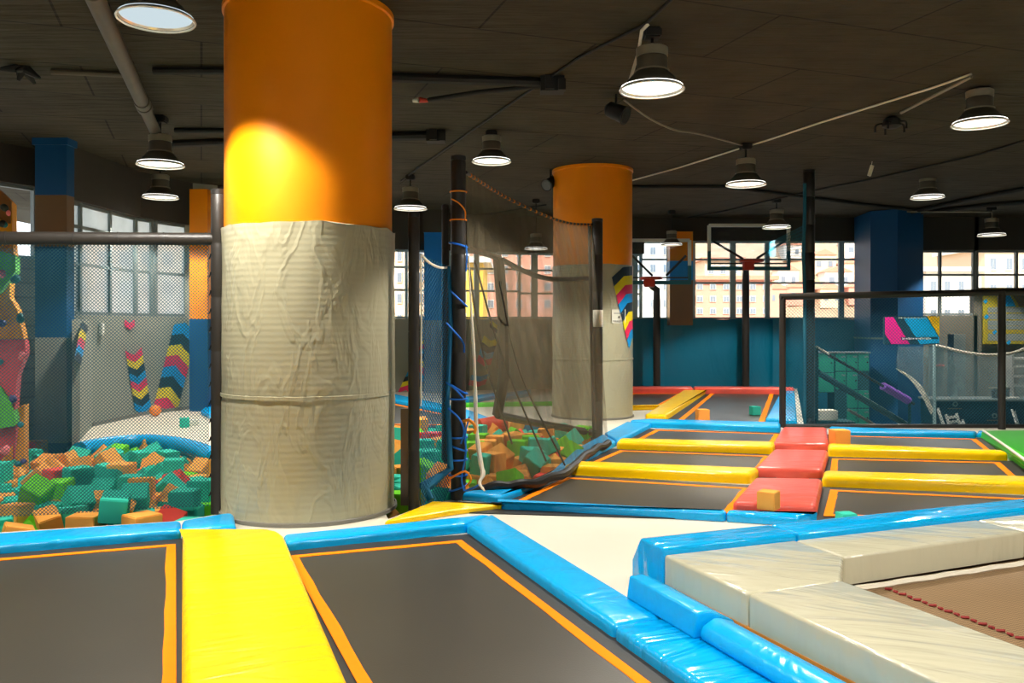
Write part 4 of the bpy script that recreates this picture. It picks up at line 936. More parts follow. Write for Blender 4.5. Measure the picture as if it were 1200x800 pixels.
sback = lambda x, y: onwall(x, y, WB[0], WB[1], .012) if x < 457 else (onwall(x, y, WB[1], WB[2], .012) if x < 608 else onwall(x, y, WB[2], WB[3], .012))
stickers('long leaning chevron sticker behind the small blue net', sback, (476, 457), (514, 377), 10, 11, 3, 9, [P_, Y_, K_, B2_, P_, Y_, K_, B2_, P_, Y_, K_, B2_, P_])
stickers('four-band chevron sticker seen through the black gauze net', sback, (567, 429), (575, 399), 8, 8, -6, -2, [P_, B2_, K_, Y_])
stickers('small two-band chevron sticker low behind the gauze net', sback, (560, 453), (563, 441), 11, 9, -2, -3, [P_, B2_])
stickers('tiny yellow and black sticker corner behind the gauze net', sback, (578, 387), (578, 377), 4, 5, -4, 4, [K_, Y_])
def oncol(x, y):
    cx, cy = C2; r = .722; dx = (min(x, 741.5) - 600) / 1000
    A = dx * dx + 1; Bq = -2 * (dx * cx + cy); Cq = cx * cx + cy * cy - r * r; D_ = Bq * Bq - 4 * A * Cq
    tt = (-Bq - math.sqrt(max(0, D_))) / (2 * A)
    return V((dx * tt, tt, H + (381 - y) / 1000 * tt))
stickers('chevron sticker wrapping round the edge of the second column', oncol, (740.5, 397), (730, 313), (3, 13), (1, 11), 12, -1, [B2_, P_, Y_, K_, B2_, P_, Y_, K_])
# notice on the column
t = thing('paper_notice', oncol(725, 378), 'white paper notice on the second column', 'notice')
bm = BM(); q = [oncol(x, y) for x, y in ((717, 378.5), (733, 378.5), (733, 362.5), (717, 362.5))]
n_ = V((-.1, -1, 0)) * .004; vs = [bm.verts.new(v + n_) for v in q]; bm.faces.new(vs); obj('sheet', bm, 'paper', t, smooth=False)
bm = BM()
for x0, x1, y in ((719.5, 730.5, 367), (718.5, 731, 376)):
    for k in range(6):
        xa = x0 + (x1 - x0) * k / 6; bm.faces.new([bm.verts.new(oncol(x, yy) + n_ * 2) for x, yy in ((xa, y + .5), (xa + (x1 - x0) / 8, y + .5), (xa + (x1 - x0) / 8, y - .5), (xa, y - .5))])
p = oncol(725.5, 371.5) + n_ * 2; bmesh.ops.create_circle(bm, cap_ends=True, radius=.022, segments=10, matrix=Matrix.Translation(p) @ Matrix.Rotation(R(90), 4, 'X')); obj('print', bm, 'ink', t, smooth=False)

# hanging sign
sd_ = 18.6; S_ = lambda x, y, o=0: Q(x, y, sd_) + V((0, -o, 0))
t = thing('hanging_sign', S_(1069, 404), 'magenta, blue and yellow sign in front of the broad blue pillar', 'sign')
bm = BM(); add_box(bm, (S_(1036.5, 403.5) + S_(1101.5, 370.5)) / 2 + V((0, .05, 0)), (65 * sd_ / 1000, .08, 33 * sd_ / 1000)); bmesh.ops.bevel(bm, geom=bm.edges[:], offset=.015, segments=2, affect='EDGES'); obj('panel', bm, 'snavy', t)
def flat(name, pts, m, o):
    bm = BM(); fr = [bm.verts.new(S_(x, y, o)) for x, y in pts]; bk = [bm.verts.new(S_(x, y, o - .004)) for x, y in pts]; n = len(pts)
    bm.faces.new(fr); bm.faces.new(bk[::-1])
    for i in range(n): bm.faces.new((fr[i], fr[(i + 1) % n], bk[(i + 1) % n], bk[i]))
    obj(name, recalc(bm), m, t, smooth=False)
flat('magenta_field', [(1037.2, 371.5), (1047, 371.5), (1066, 403), (1044.5, 403), (1037.2, 391)], 'magenta', .002)
flat('blue_field', [(1059, 373), (1086, 371.5), (1100.6, 396), (1100.6, 402), (1078.5, 403)], 'cyan', .002)
flat('yellow_field', [(1086.5, 370.5), (1101, 370.5), (1100.8, 395)], 'sgold', .002)
bm = BM(); random.seed(5)
for x0, x1, y, hgt in ((1053, 1085, 372.4, 1.4), (1057, 1090, 396.6, 2.6), (1097, 1099.5, 371.3, 1.2)):
    x = x0
    while x < x1:
        w_ = random.uniform(.7, 1.9); h_ = hgt * random.uniform(.5, 1); bm.faces.new([bm.verts.new(S_(a_, b_, .006)) for a_, b_ in ((x, y + h_ / 2), (x + w_, y + h_ / 2), (x + w_, y - h_ / 2), (x, y - h_ / 2))]); x += w_ + random.uniform(.2, .6)
obj('lettering', bm, 'white', t, smooth=False)
flat('letter_strip', [(1055.5, 395), (1099, 394.5), (1099, 397.2), (1056, 398.4)], 'snavy', .004)

# poster
pd = 21.45; S_ = lambda x, y, o=0: Q(x, y, pd) + V((0, -o, 0))
t = thing('price_poster', S_(1190, 403), 'olive-yellow poster with grey price boxes on the reception wall', 'poster')
flat('sheet', [(1151, 338), (1240, 338), (1240, 403), (1151, 403)], 'poster', .02)
flat('blue_band', [(1174, 346), (1183, 346), (1190, 359), (1176, 359)], 'c_b', .026)
flat('brown_band', [(1186, 346), (1200, 346), (1206, 359), (1194, 359)], 'brown', .026)
for y0, y1 in ((360, 366), (367.5, 374), (375.5, 381.5), (382, 386), (391, 399)): flat('text_box', [(1157 if y0 < 390 else 1157, y0), (1230, y0), (1230, y1), (1157, y1)], 'poster_g', .026)
for x, y in ((1153, 353), (1154, 371), (1164, 389), (1180, 401)): flat('diamond', [(x - 2, y), (x + 2, y - 3), (x + 4, y), (x + 1, y + 3)], 'c_b', .03)

# ================================================================ LOOSE CUBES, BALL
def cube(name, p, s, rz, m, label, group=None, rot=None, asp=1, cat='foam cube'):
    bm = BM(); bmesh.ops.create_cube(bm, size=1, matrix=Matrix.Diagonal((s, s, s * asp, 1))); bmesh.ops.bevel(bm, geom=bm.edges[:], offset=s * .035, segments=2, affect='EDGES')
    o = obj(name, bm, m, angle=30, origin=V((0, 0, 0))); o.location = p; o.rotation_euler = rot if rot is not None else (0, 0, rz)
    return tag(o, label, cat, group)
def cubeP(x, ybase, w, rz, m, label, z=.0):
    p = P(x, ybase, z); s = w / 1000 * p.y; s /= (abs(math.cos(rz)) + abs(math.sin(rz))); return cube('foam_cube', p + V((0, s * .45, s / 2)), s, rz, m, label)
cubeP(903.5, 598, 29.5, R(-36), 'foam_o', 'orange foam cube resting on the blue pad before the red walkway', .086)
cubeP(824.5, 493.5, 15, R(6), 'foam_o', 'orange foam cube on the hoop trampoline, against the blue bar', .02)
cubeP(886, 486.5, 12, R(12), 'foam_t', 'teal foam cube on the hoop trampoline, by the second of its orange edges', .02)
cubeP(987, 523, 20, R(4), 'foam_o', 'orange foam cube behind the farther yellow bar, right of the red walkway', .02)
cubeP(995, 621, 21, R(8), 'foam_t', 'pale teal foam cube mostly hidden behind the grey platform', .02)
cubeP(214.5, 501, 14, R(20), 'foam_t', 'teal foam cube on the floor behind the curved blue roll')
bm = BM(); q = P(227.5, 498); add_box(bm, q + V((0, 0, .045)), (.15, .12, .09), .2); bmesh.ops.bevel(bm, geom=bm.edges[:], offset=.006, segments=2, affect='EDGES'); tag(obj('foam_cube', bm, 'foam_w', angle=30), 'flat white foam block beside the teal cube on the floor', 'foam cube')
bm = BM(); p = P(182, 487.5); bmesh.ops.create_uvsphere(bm, u_segments=28, v_segments=18, radius=.1, matrix=Matrix.Translation(p + V((0, 0, .1)))); tag(obj('ball', bm, 'ball', angle=180), 'orange ball on the floor at the foot of the broad chevron sticker', 'ball')
# curved blue roll at the pit edge
rp = [P(x, y, .05) + V((0, 0, -.06)) for x, y in ((93, 522), (110, 518), (140, 514), (175, 512.5), (210, 516), (236, 523), (252, 530))]
bm = BM(); add_tube(bm, curve_pts(rp, 40), .105, 18); tag(obj('edge_roll', recalc(bm), 'blue'), 'curved blue roll along the far edge of the big foam pit', 'roll')
bm = BM(); p0 = P(238, 494); add_poly_prism(bm, [P(235, 486), P(262, 500), P(262, 480), P(245, 477)], .0, .08); recalc(bm); bmesh.ops.bevel(bm, geom=[e for e in bm.edges], offset=.02, segments=2, affect='EDGES'); tag(obj('floor_pad', bm, 'blue'), 'blue pad beyond the white block, half behind the net post', 'pad')
bm = BM(); a, b = Q(561, 501, 12.6), Q(592, 495, 12.8); add_tube(bm, [a, a.lerp(b, .03), a.lerp(b, .97), b], [.1, .13, .13, .1], 20); tag(obj('foam_roll', recalc(bm), 'rimred'), 'orange-red foam roll lying on the cubes behind the gauze net', 'foam roll')
t = thing('wall_switch', onleft(119, 386), 'white box on the grey wall under the dusty window', 'switch box')
bm = BM(); q = onwall(119, 385, *WL[0:2], .02); add_box(bm, q, (.06, .1, .2), R(3)); bmesh.ops.bevel(bm, geom=bm.edges[:], offset=.01, segments=2, affect='EDGES'); obj('box', bm, 'white', t)

# ---------------------------------------------------------------- cubes in the pits (settled heap)
CUBES = (
    (0,'g',0.205,1,-3.988,7.54,-0.318,1.57,1.57,0.0,2),
    (0,'t',0.22,1,-2.832,7.518,-0.31,-2.93,1.57,0.0,6),
    (0,'o',0.205,0.75,-2.71,7.838,-0.318,-1.57,-0.0,-0.48,112),
    (0,'t',0.205,1,-2.89,8.016,-0.318,0.0,-0.0,0.54,1),
    (0,'g',0.2,1,-2.861,8.263,-0.32,-0.83,1.57,-1.98,18),
    (0,'o',0.2,1,-2.865,8.705,-0.28,-1.57,-0.65,1.64,17),
    (0,'t',0.205,1,-4.26,6.843,-0.113,-1.57,0.0,-2.76,27),
    (0,'o',0.2,1,-4.003,6.888,-0.143,0.28,-0.0,2.16,111),
    (0,'t',0.2,0.75,-4.328,7.113,-0.234,1.57,-0.6,-1.11,15),
    (0,'g',0.205,0.75,-4.097,7.109,-0.185,-2.45,0.02,-1.39,30),
    (0,'o',0.22,1,-3.568,7.142,-0.107,3.11,0.0,-1.55,288),
    (0,'t',0.2,0.75,-3.275,7.197,-0.127,-1.85,-0.02,-2.44,57),
    (0,'o',0.22,1,-3.064,7.066,-0.09,0.0,0.0,0.93,306),
    (0,'t',0.205,0.75,-2.713,7.199,-0.123,-0.0,-0.0,3.01,212),
    (0,'t',0.22,0.75,-4.683,7.472,-0.11,1.57,-0.0,2.88,7),
    (0,'g',0.2,0.75,-4.21,7.561,-0.172,-0.71,-0.1,-1.18,36),
    (0,'o',0.22,0.75,-4.003,7.384,-0.118,0.88,1.97,-1.57,258),
    (0,'o',0.2,1,-3.546,7.395,-0.134,0.88,-0.23,-1.87,26),
    (0,'t',0.2,1,-3.236,7.466,-0.12,1.57,0.0,-1.15,40),
    (0,'o',0.205,0.75,-3.085,7.562,-0.118,0.42,-1.57,0.0,16),
    (0,'t',0.2,1,-2.871,7.575,-0.1,-3.08,-1.57,0.0,69),
    (0,'o',0.205,1,-4.481,7.724,-0.104,1.64,0.02,2.91,218),
    (0,'t',0.2,1,-4.226,7.834,-0.115,-0.7,-1.57,-2.41,65),
    (0,'t',0.2,1,-3.91,7.596,-0.106,3.04,-0.0,0.7,122),
    (0,'t',0.2,1,-3.977,7.827,0.012,-0.16,-0.81,-0.66,231),
    (0,'o',0.2,1,-3.364,7.685,-0.135,-0.08,-2.12,1.89,7),
    (0,'t',0.22,1,-3.106,7.832,-0.126,-0.19,1.85,1.23,21),
    (0,'g',0.205,1,-2.823,7.811,-0.112,-2.46,1.55,-0.47,102),
    (0,'t',0.22,1,-4.604,7.98,-0.106,0.05,-1.53,-3.06,35),
    (0,'o',0.2,1,-4.314,8.078,-0.117,1.43,-1.54,0.08,18),
    (0,'o',0.205,1,-3.96,8.076,-0.071,0.7,3.14,0.03,40),
    (0,'o',0.22,1,-3.731,7.984,-0.09,-1.57,-0.0,-0.2,28),
    (0,'o',0.2,1,-3.46,8.011,-0.103,-0.11,0.01,0.41,18),
    (0,'t',0.2,0.75,-2.874,8.037,-0.115,-0.36,-1.57,0.0,39),
    (0,'o',0.2,1,-5.005,8.374,-0.115,0.0,0.0,-1.13,36),
    (0,'t',0.205,1,-3.956,8.291,0.017,-1.58,0.77,1.59,129),
    (0,'o',0.22,1,-3.46,8.308,-0.11,-0.0,3.14,0.62,22),
    (0,'g',0.205,1,-2.809,8.249,-0.118,1.57,0.0,2.7,118),
    (0,'t',0.205,1,-5.229,8.521,-0.127,1.33,-1.74,0.7,13),
    (0,'t',0.22,1,-4.874,8.616,-0.106,0.02,-0.01,2.8,19),
    (0,'o',0.2,1,-3.178,8.59,-0.12,-0.63,1.57,0.0,1),
    (0,'o',0.205,1,-2.697,8.504,-0.192,2.25,0.04,0.14,145),
    (0,'t',0.22,1,-5.372,8.873,-0.145,1.14,-0.91,2.1,40),
    (0,'t',0.205,0.75,-5.104,8.824,-0.118,1.57,-0.0,1.06,26),
    (0,'t',0.22,1,-5.14,9.093,-0.109,-1.95,2.43,0.0,6),
    (0,'o',0.22,1,-4.993,9.039,0.057,-1.32,-0.71,0.0,90),
    (0,'o',0.22,1,-3.776,9.22,-0.119,-0.37,0.7,1.22,12),
    (0,'o',0.205,1,-3.534,9.252,-0.151,0.77,2.82,-0.08,4),
    (0,'t',0.2,1,-5.636,9.313,-0.1,1.09,1.57,1.46,8),
    (0,'o',0.2,0.75,-5.448,9.348,-0.1,-2.24,-1.57,-0.71,31),
    (0,'t',0.22,1,-3.784,9.49,-0.108,0.27,1.6,0.19,1),
    (0,'t',0.2,1,-3.558,9.497,-0.103,1.51,0.11,3.08,37),
    (0,'t',0.22,1,-5.444,9.683,-0.11,-1.57,-0.0,2.08,1),
    (0,'t',0.205,1,-4.819,9.737,-0.107,-1.57,1.68,-0.0,1),
    (0,'t',0.2,1,-4.081,9.854,-0.129,1.83,0.83,-0.06,21),
    (0,'o',0.2,1,-3.87,9.726,-0.108,-1.65,-1.69,-0.19,3),
    (0,'o',0.2,1,-3.586,9.753,-0.1,0.0,-0.0,-1.99,47),
    (0,'t',0.2,1,-3.26,9.773,-0.1,0.28,-1.57,-1.54,11),
    (0,'g',0.205,1,-5.549,9.907,-0.118,-0.06,1.57,0.0,2),
    (0,'o',0.22,0.75,-4.59,9.949,-0.005,1.42,0.91,-0.16,12),
    (0,'t',0.2,1,-4.337,10.107,-0.065,1.07,-0.04,1.37,59),
    (0,'t',0.205,1,-5.836,10.267,-0.118,2.19,-1.57,-0.7,17),
    (0,'t',0.205,1,-5.265,10.205,-0.123,1.38,-1.13,0.04,3),
    (0,'r',0.2,1,-4.555,10.269,-0.1,-2.99,1.57,0.0,4),
    (0,'o',0.2,1,-4.339,10.334,0.047,0.74,0.54,2.87,83),
    (0,'o',0.22,1,-3.545,10.284,-0.11,-1.57,0.0,0.1,31),
    (0,'o',0.22,1,-6.068,10.273,-0.09,-0.3,1.57,2.75,4),
    (0,'o',0.2,1,-5.834,10.476,-0.115,-3.14,0.0,1.57,4),
    (0,'g',0.205,1,-5.96,10.695,-0.098,1.57,-0.0,3.13,8),
    (0,'o',0.2,1,-4.351,11.264,-0.115,0.0,0.0,-2.45,4),
    (0,'g',0.205,1,-4.269,11.483,-0.178,-0.0,-2.37,2.26,2),
    (0,'g',0.22,1,-6.26,11.712,-0.139,0.3,-2.29,-1.73,1),
    (0,'o',0.22,1,-4.566,11.773,-0.148,1.12,0.55,-0.88,11),
    (0,'t',0.2,1,-6.907,12.389,-0.12,0.0,-3.14,1.35,5),
    (0,'t',0.22,1,-4.219,6.661,0.096,0.32,1.52,1.95,32),
    (0,'t',0.2,1,-3.317,7.128,0.076,2.04,1.85,-0.81,307),
    (0,'r',0.205,1,-2.941,7.323,-0.11,0.39,-0.59,1.31,179),
    (0,'t',0.2,0.75,-4.417,7.344,-0.141,3.12,-0.02,0.49,61),
    (0,'o',0.2,0.75,-3.391,7.371,-0.002,0.36,-0.87,-0.04,24),
    (0,'t',0.205,0.75,-2.889,7.532,0.077,0.0,0.0,0.05,226),
    (0,'g',0.22,1,-4.784,7.709,-0.11,0.44,-1.57,0.0,16),
    (0,'t',0.205,1,-3.361,7.612,0.059,1.59,-0.55,1.86,183),
    (0,'o',0.2,1,-4.984,8.162,-0.12,-0.0,-0.0,-2.72,41),
    (0,'g',0.2,1,-4.388,7.882,0.084,2.33,-0.88,-0.85,282),
    (0,'g',0.2,0.75,-4.333,8.169,0.077,-0.11,3.08,0.01,117),
    (0,'o',0.2,1,-3.496,8.059,0.092,-1.56,-0.11,-1.33,93),
    (0,'t',0.2,1,-2.894,7.966,0.087,1.59,-0.01,-1.58,175),
    (0,'t',0.2,1,-4.758,8.215,-0.117,-0.03,0.0,-2.41,17),
    (0,'t',0.2,1,-3.714,8.339,0.08,-1.47,-1.57,0.0,99),
    (0,'o',0.2,1,-3.221,8.134,-0.034,-0.48,0.8,-2.24,79),
    (0,'t',0.2,0.75,-2.85,8.168,0.06,-0.0,-0.0,-0.06,73),
    (0,'t',0.22,1,-4.47,8.798,0.095,-3.14,-0.0,-0.72,212),
    (0,'r',0.2,1,-3.673,8.668,-0.048,2.21,-0.65,-0.25,10),
    (0,'t',0.22,1,-3.454,8.576,-0.001,-2.28,-0.3,1.63,130),
    (0,'t',0.2,1,-2.712,8.426,0.023,1.2,0.7,-2.01,195),
    (0,'t',0.2,1,-4.212,8.903,0.061,1.49,1.27,-1.49,102),
    (0,'g',0.2,1,-3.277,8.771,-0.117,-0.39,1.53,1.79,2),
    (0,'t',0.2,1,-5.503,9.113,-0.12,-1.57,-0.0,0.11,24),
    (0,'r',0.2,1,-4.729,8.882,0.08,-1.57,-0.0,2.63,98),
    (0,'o',0.22,1,-4.186,9.151,0.096,-0.19,1.6,-0.14,114),
    (0,'r',0.2,1,-3.591,9.115,-0.012,-0.47,0.73,1.19,71),
    (0,'t',0.2,1,-5.594,9.293,0.1,1.57,-0.0,-3.12,151),
    (0,'t',0.2,1,-5.229,9.316,-0.052,2.59,0.71,1.32,25),
    (0,'t',0.2,0.75,-4.01,9.445,-0.115,0.49,1.57,0.0,8),
    (0,'o',0.2,0.75,-5.59,9.546,0.008,-2.66,-0.91,-0.08,50),
    (0,'t',0.2,0.75,-4.633,9.763,0.044,3.12,0.23,-0.08,48),
    (0,'r',0.205,1,-4.367,9.755,-0.156,-0.48,-2.27,-1.19,1),
    (0,'t',0.2,1,-3.81,9.607,0.103,-2.02,1.6,-0.12,107),
    (0,'t',0.205,0.75,-3.154,9.543,-0.102,-0.44,-1.14,-0.62,48),
    (0,'t',0.2,1,-5.789,9.705,0.078,-1.5,-0.16,1.0,41),
    (0,'o',0.205,1,-5.271,9.788,0.055,-2.48,0.33,1.68,74),
    (0,'o',0.2,1,-5.007,9.968,0.074,1.2,-1.93,-0.92,99),
    (0,'o',0.2,1,-4.743,10.013,0.136,1.27,-2.24,-0.18,111),
    (0,'g',0.205,1,-3.794,9.926,-0.098,0.0,0.0,-0.37,18),
    (0,'g',0.22,1,-3.283,9.786,0.11,1.57,0.0,1.83,159),
    (0,'o',0.205,1,-5.552,10.175,0.067,1.57,-0.45,1.19,81),
    (0,'t',0.22,1,-4.813,10.285,0.105,-1.03,-1.64,1.38,17),
    (0,'t',0.205,0.75,-4.142,10.085,0.017,2.54,-0.09,1.39,55),
    (0,'o',0.205,0.75,-3.681,10.102,0.041,-2.46,0.02,-0.36,125),
    (0,'r',0.2,1,-6.129,10.445,0.121,-0.48,1.69,0.95,110),
    (0,'t',0.205,0.75,-5.781,10.559,0.07,0.09,-3.01,-0.61,15),
    (0,'o',0.2,1,-5.412,10.395,0.075,1.68,-0.64,-0.19,83),
    (0,'t',0.2,0.75,-4.58,10.473,0.104,1.49,1.61,-0.73,91),
    (0,'o',0.2,1,-3.99,10.385,-0.042,-1.74,-0.14,-0.81,15),
    (0,'o',0.2,1,-3.609,10.52,0.03,-0.51,1.57,0.0,18),
    (0,'t',0.2,1,-6.016,10.665,0.105,0.0,-0.0,-2.17,71),
    (0,'t',0.22,1,-5.041,10.632,0.079,0.97,-0.53,0.92,23),
    (0,'t',0.2,1,-4.32,10.695,0.091,-0.08,-0.03,-2.16,76),
    (0,'t',0.2,0.75,-4.236,10.895,-0.036,1.24,0.35,2.4,20),
    (0,'t',0.22,1,-5.528,10.851,0.062,-0.57,-2.87,0.13,58),
    (0,'o',0.2,1,-5.205,10.889,0.086,2.07,0.72,0.82,31),
    (0,'g',0.2,0.75,-4.965,11.193,0.043,1.54,2.42,-0.03,14),
    (0,'t',0.2,0.75,-4.913,11.0,0.017,-0.99,-2.41,-0.8,25),
    (0,'o',0.2,1,-6.574,11.335,0.101,0.97,-1.7,1.61,63),
    (0,'o',0.205,1,-6.115,11.213,-0.068,0.27,0.18,0.05,1),
    (0,'o',0.205,1,-5.595,11.238,0.051,-2.09,0.72,1.38,29),
    (0,'t',0.205,0.75,-5.282,11.227,0.052,-0.27,-1.57,1.78,7),
    (0,'t',0.22,1,-4.735,11.321,0.077,-2.78,-0.52,0.5,59),
    (0,'o',0.205,1,-4.032,11.077,-0.112,-2.21,1.57,0.0,2),
    (0,'r',0.22,1,-6.699,11.715,0.098,0.98,1.44,-1.4,39),
    (0,'o',0.205,1,-6.117,11.458,-0.07,0.83,-0.04,-1.78,17),
    (0,'t',0.22,1,-5.45,11.651,0.045,-0.39,1.01,-2.36,9),
    (0,'g',0.2,1,-5.278,11.425,0.085,1.35,-3.04,-0.07,46),
    (0,'o',0.22,1,-5.028,11.777,0.093,-0.34,0.27,0.74,46),
    (0,'r',0.2,1,-5.285,11.85,0.085,-1.57,0.0,2.69,31),
    (0,'o',0.2,0.75,-4.97,12.046,0.049,0.22,0.09,2.67,14),
    (0,'t',0.2,1,-4.739,11.869,-0.028,0.64,0.61,-0.9,20),
    (0,'t',0.205,1,-6.5,12.245,-0.103,1.47,1.41,-1.07,17),
    (0,'o',0.2,0.75,-6.87,12.359,0.08,-0.46,-1.57,-1.12,64),
    (1,'t',0.22,1,-1.016,7.628,-0.31,3.14,-0.0,-1.12,133),
    (1,'t',0.205,1,-1.114,8.121,-0.318,0.0,-0.0,1.35,21),
    (1,'t',0.2,0.75,-0.628,7.904,-0.32,1.57,0.0,-2.14,139),
    (1,'o',0.205,1,-0.759,8.209,-0.318,3.14,0.0,0.15,2),
    (1,'o',0.2,1,-0.466,8.361,-0.32,-2.2,1.57,-0.73,39),
    (1,'o',0.2,1,-1.18,8.589,-0.32,-1.55,-1.57,0.0,11),
    (1,'o',0.205,1,-0.398,8.562,-0.318,-1.57,0.0,-0.18,35),
    (1,'t',0.2,1,-0.047,8.594,-0.28,-1.57,-0.62,-2.39,106),
    (1,'o',0.22,1,0.098,8.958,-0.31,0.0,-0.0,-0.13,60),
    (1,'r',0.205,0.75,0.407,9.484,-0.343,-0.0,-0.0,1.21,35),
    (1,'o',0.2,1,0.161,9.66,-0.32,0.04,-1.57,0.0,8),
    (1,'g',0.2,1,0.532,9.954,-0.32,0.21,1.57,0.0,43),
    (1,'t',0.22,0.75,0.562,10.211,-0.31,-3.03,-1.57,0.0,2),
    (1,'o',0.2,0.75,0.612,10.458,-0.32,-2.69,1.57,0.35,11),
    (1,'t',0.205,1,0.708,10.697,-0.318,0.1,-1.57,0.0,53),
    (1,'o',0.2,1,0.724,10.986,-0.32,-1.57,-0.0,-1.03,7),
    (1,'o',0.2,1,0.868,11.294,-0.32,-0.0,0.0,-2.97,20),
    (1,'t',0.2,1,0.998,11.567,-0.32,-1.57,-0.0,-0.46,37),
    (1,'t',0.2,1,1.072,11.773,-0.32,-1.57,-0.0,-0.26,22),
    (1,'o',0.2,1,-1.079,7.842,-0.28,2.21,0.0,-1.25,61),
    (1,'g',0.2,1,-1.07,8.103,-0.115,3.14,0.0,-0.04,204),
    (1,'o',0.2,1,-0.839,7.953,-0.252,0.81,0.86,-2.73,178),
    (1,'t',0.22,0.75,-1.054,8.342,-0.107,-1.57,0.02,2.08,64),
    (1,'t',0.2,0.75,-0.749,8.259,-0.115,-2.99,-1.57,0.0,21),
    (1,'o',0.22,1,-0.501,8.142,-0.186,0.82,0.78,1.48,188),
    (1,'t',0.2,0.75,-1.099,8.568,-0.12,0.13,-1.57,0.25,12),
    (1,'o',0.2,1,-0.883,8.494,-0.116,-1.6,0.01,2.65,103),
    (1,'o',0.22,1,-0.577,8.594,-0.136,0.87,0.74,2.07,90),
    (1,'o',0.2,0.75,-0.143,8.338,-0.281,-1.57,2.19,0.81,137),
    (1,'t',0.2,1,-1.105,8.805,-0.12,0.79,1.57,-1.08,37),
    (1,'o',0.22,1,-0.766,8.815,-0.121,-0.33,2.74,0.89,3),
    (1,'g',0.2,0.75,-0.481,8.955,-0.125,-0.0,-0.0,1.56,47),
    (1,'o',0.205,1,-0.229,8.579,-0.125,0.85,-2.49,0.79,103),
    (1,'o',0.205,1,0.071,8.758,-0.153,2.62,0.17,-0.23,80),
    (1,'t',0.205,1,-1.252,9.049,-0.114,0.42,1.55,0.18,31),
    (1,'g',0.22,0.75,-0.717,9.331,-0.08,0.57,-0.36,2.58,13),
    (1,'o',0.2,1,-0.379,9.156,-0.11,-1.82,1.7,-0.35,44),
    (1,'o',0.2,1,-0.146,9.146,-0.115,-1.57,0.0,3.04,24),
    (1,'o',0.2,1,0.074,9.178,-0.12,-1.57,-0.0,3.05,20),
    (1,'t',0.205,1,-0.2,9.377,-0.118,-1.4,1.57,0.0,4),
    (1,'o',0.2,1,0.058,9.387,-0.117,0.16,1.54,1.68,12),
    (1,'t',0.205,1,0.332,9.274,-0.317,1.57,0.0,-0.34,155),
    (1,'o',0.22,1,-1.224,9.667,-0.106,1.6,-0.01,-1.15,68),
    (1,'o',0.2,1,0.075,9.604,-0.109,-1.87,-1.92,0.04,35),
    (1,'o',0.22,1,0.468,9.666,-0.105,1.16,-1.57,1.64,109),
    (1,'o',0.22,1,-0.18,9.829,-0.107,1.62,1.23,1.49,1),
    (1,'o',0.2,0.75,0.183,9.85,-0.156,-2.42,-0.8,-0.66,6),
    (1,'o',0.205,0.75,0.437,9.927,-0.14,0.02,-0.01,-2.83,1),
    (1,'g',0.2,1,-1.413,10.323,-0.12,1.57,-0.0,-1.65,5),
    (1,'t',0.22,1,-0.952,10.286,-0.09,-1.58,-1.57,1.17,3),
    (1,'o',0.2,1,-0.68,10.21,-0.109,-1.57,0.11,2.94,1),
    (1,'o',0.22,1,0.114,10.19,-0.104,-1.8,-0.02,-1.85,29),
    (1,'t',0.205,1,-0.604,10.542,-0.097,-0.0,0.0,-1.3,4),
    (1,'t',0.205,1,0.357,10.397,-0.112,-1.57,-0.01,-1.47,5),
    (1,'o',0.205,1,0.562,10.425,-0.118,0.0,0.0,-1.45,54),
    (1,'o',0.2,1,-0.753,10.729,-0.1,-1.57,0.0,1.67,1),
    (1,'t',0.205,1,-0.523,10.775,-0.107,-2.94,1.66,0.04,3),
    (1,'t',0.22,1,0.822,10.827,-0.106,-1.51,-0.02,1.98,65),
    (1,'t',0.22,1,-1.373,10.924,-0.096,-3.01,-0.03,-1.07,4),
    (1,'t',0.205,1,-0.72,11.051,-0.115,-1.57,1.6,-0.01,1),
    (1,'r',0.2,1,0.535,10.963,-0.147,0.55,1.05,0.54,13),
    (1,'o',0.2,1,0.651,11.235,-0.1,-3.14,0.0,0.81,13),
    (1,'t',0.22,1,0.877,11.093,-0.107,3.05,0.07,-1.3,18),
    (1,'g',0.205,1,-1.421,11.477,-0.118,-1.44,-1.57,0.0,4),
    (1,'o',0.205,1,0.913,11.521,-0.107,-1.64,0.04,-0.96,15),
    (1,'o',0.2,1,-1.423,11.692,-0.11,-1.53,-0.06,1.75,7),
    (1,'g',0.2,1,0.694,11.744,-0.041,-0.43,0.93,-0.15,34),
    (1,'t',0.2,1,0.911,11.857,-0.154,-1.03,-0.4,-1.25,4),
    (1,'g',0.22,0.75,1.084,12.032,-0.31,1.57,0.0,-0.5,10),
    (1,'o',0.2,1,-0.216,12.449,-0.039,0.66,2.88,-0.13,10),
    (1,'r',0.205,1,0.108,12.377,-0.036,-2.42,0.86,1.07,5),
    (1,'r',0.205,0.75,1.102,12.23,-0.318,-1.13,1.57,-0.31,2),
    (1,'o',0.22,1,-1.242,12.715,-0.136,2.47,0.44,-1.24,1),
    (1,'t',0.2,1,0.128,12.751,-0.067,-0.2,2.56,-1.2,6),
    (1,'o',0.2,1,0.624,12.634,-0.117,0.03,-3.14,-0.51,8),
    (1,'o',0.22,1,1.014,12.466,-0.096,1.5,-0.02,-3.05,18),
    (1,'t',0.2,1,-1.576,12.991,-0.1,3.13,0.02,1.06,1),
    (1,'o',0.2,1,-0.029,12.97,-0.091,1.57,0.37,0.22,4),
    (1,'o',0.205,1,-0.208,13.193,-0.115,0.93,1.38,-1.67,1),
    (1,'t',0.2,1,-0.646,7.935,-0.079,-1.57,0.74,0.98,272),
    (1,'o',0.205,1,-0.273,8.256,-0.14,-1.26,0.62,0.81,206),
    (1,'t',0.22,0.75,-1.322,8.799,0.06,1.22,-1.57,-1.08,148),
    (1,'g',0.2,1,-0.924,8.861,0.067,1.96,0.05,1.09,153),
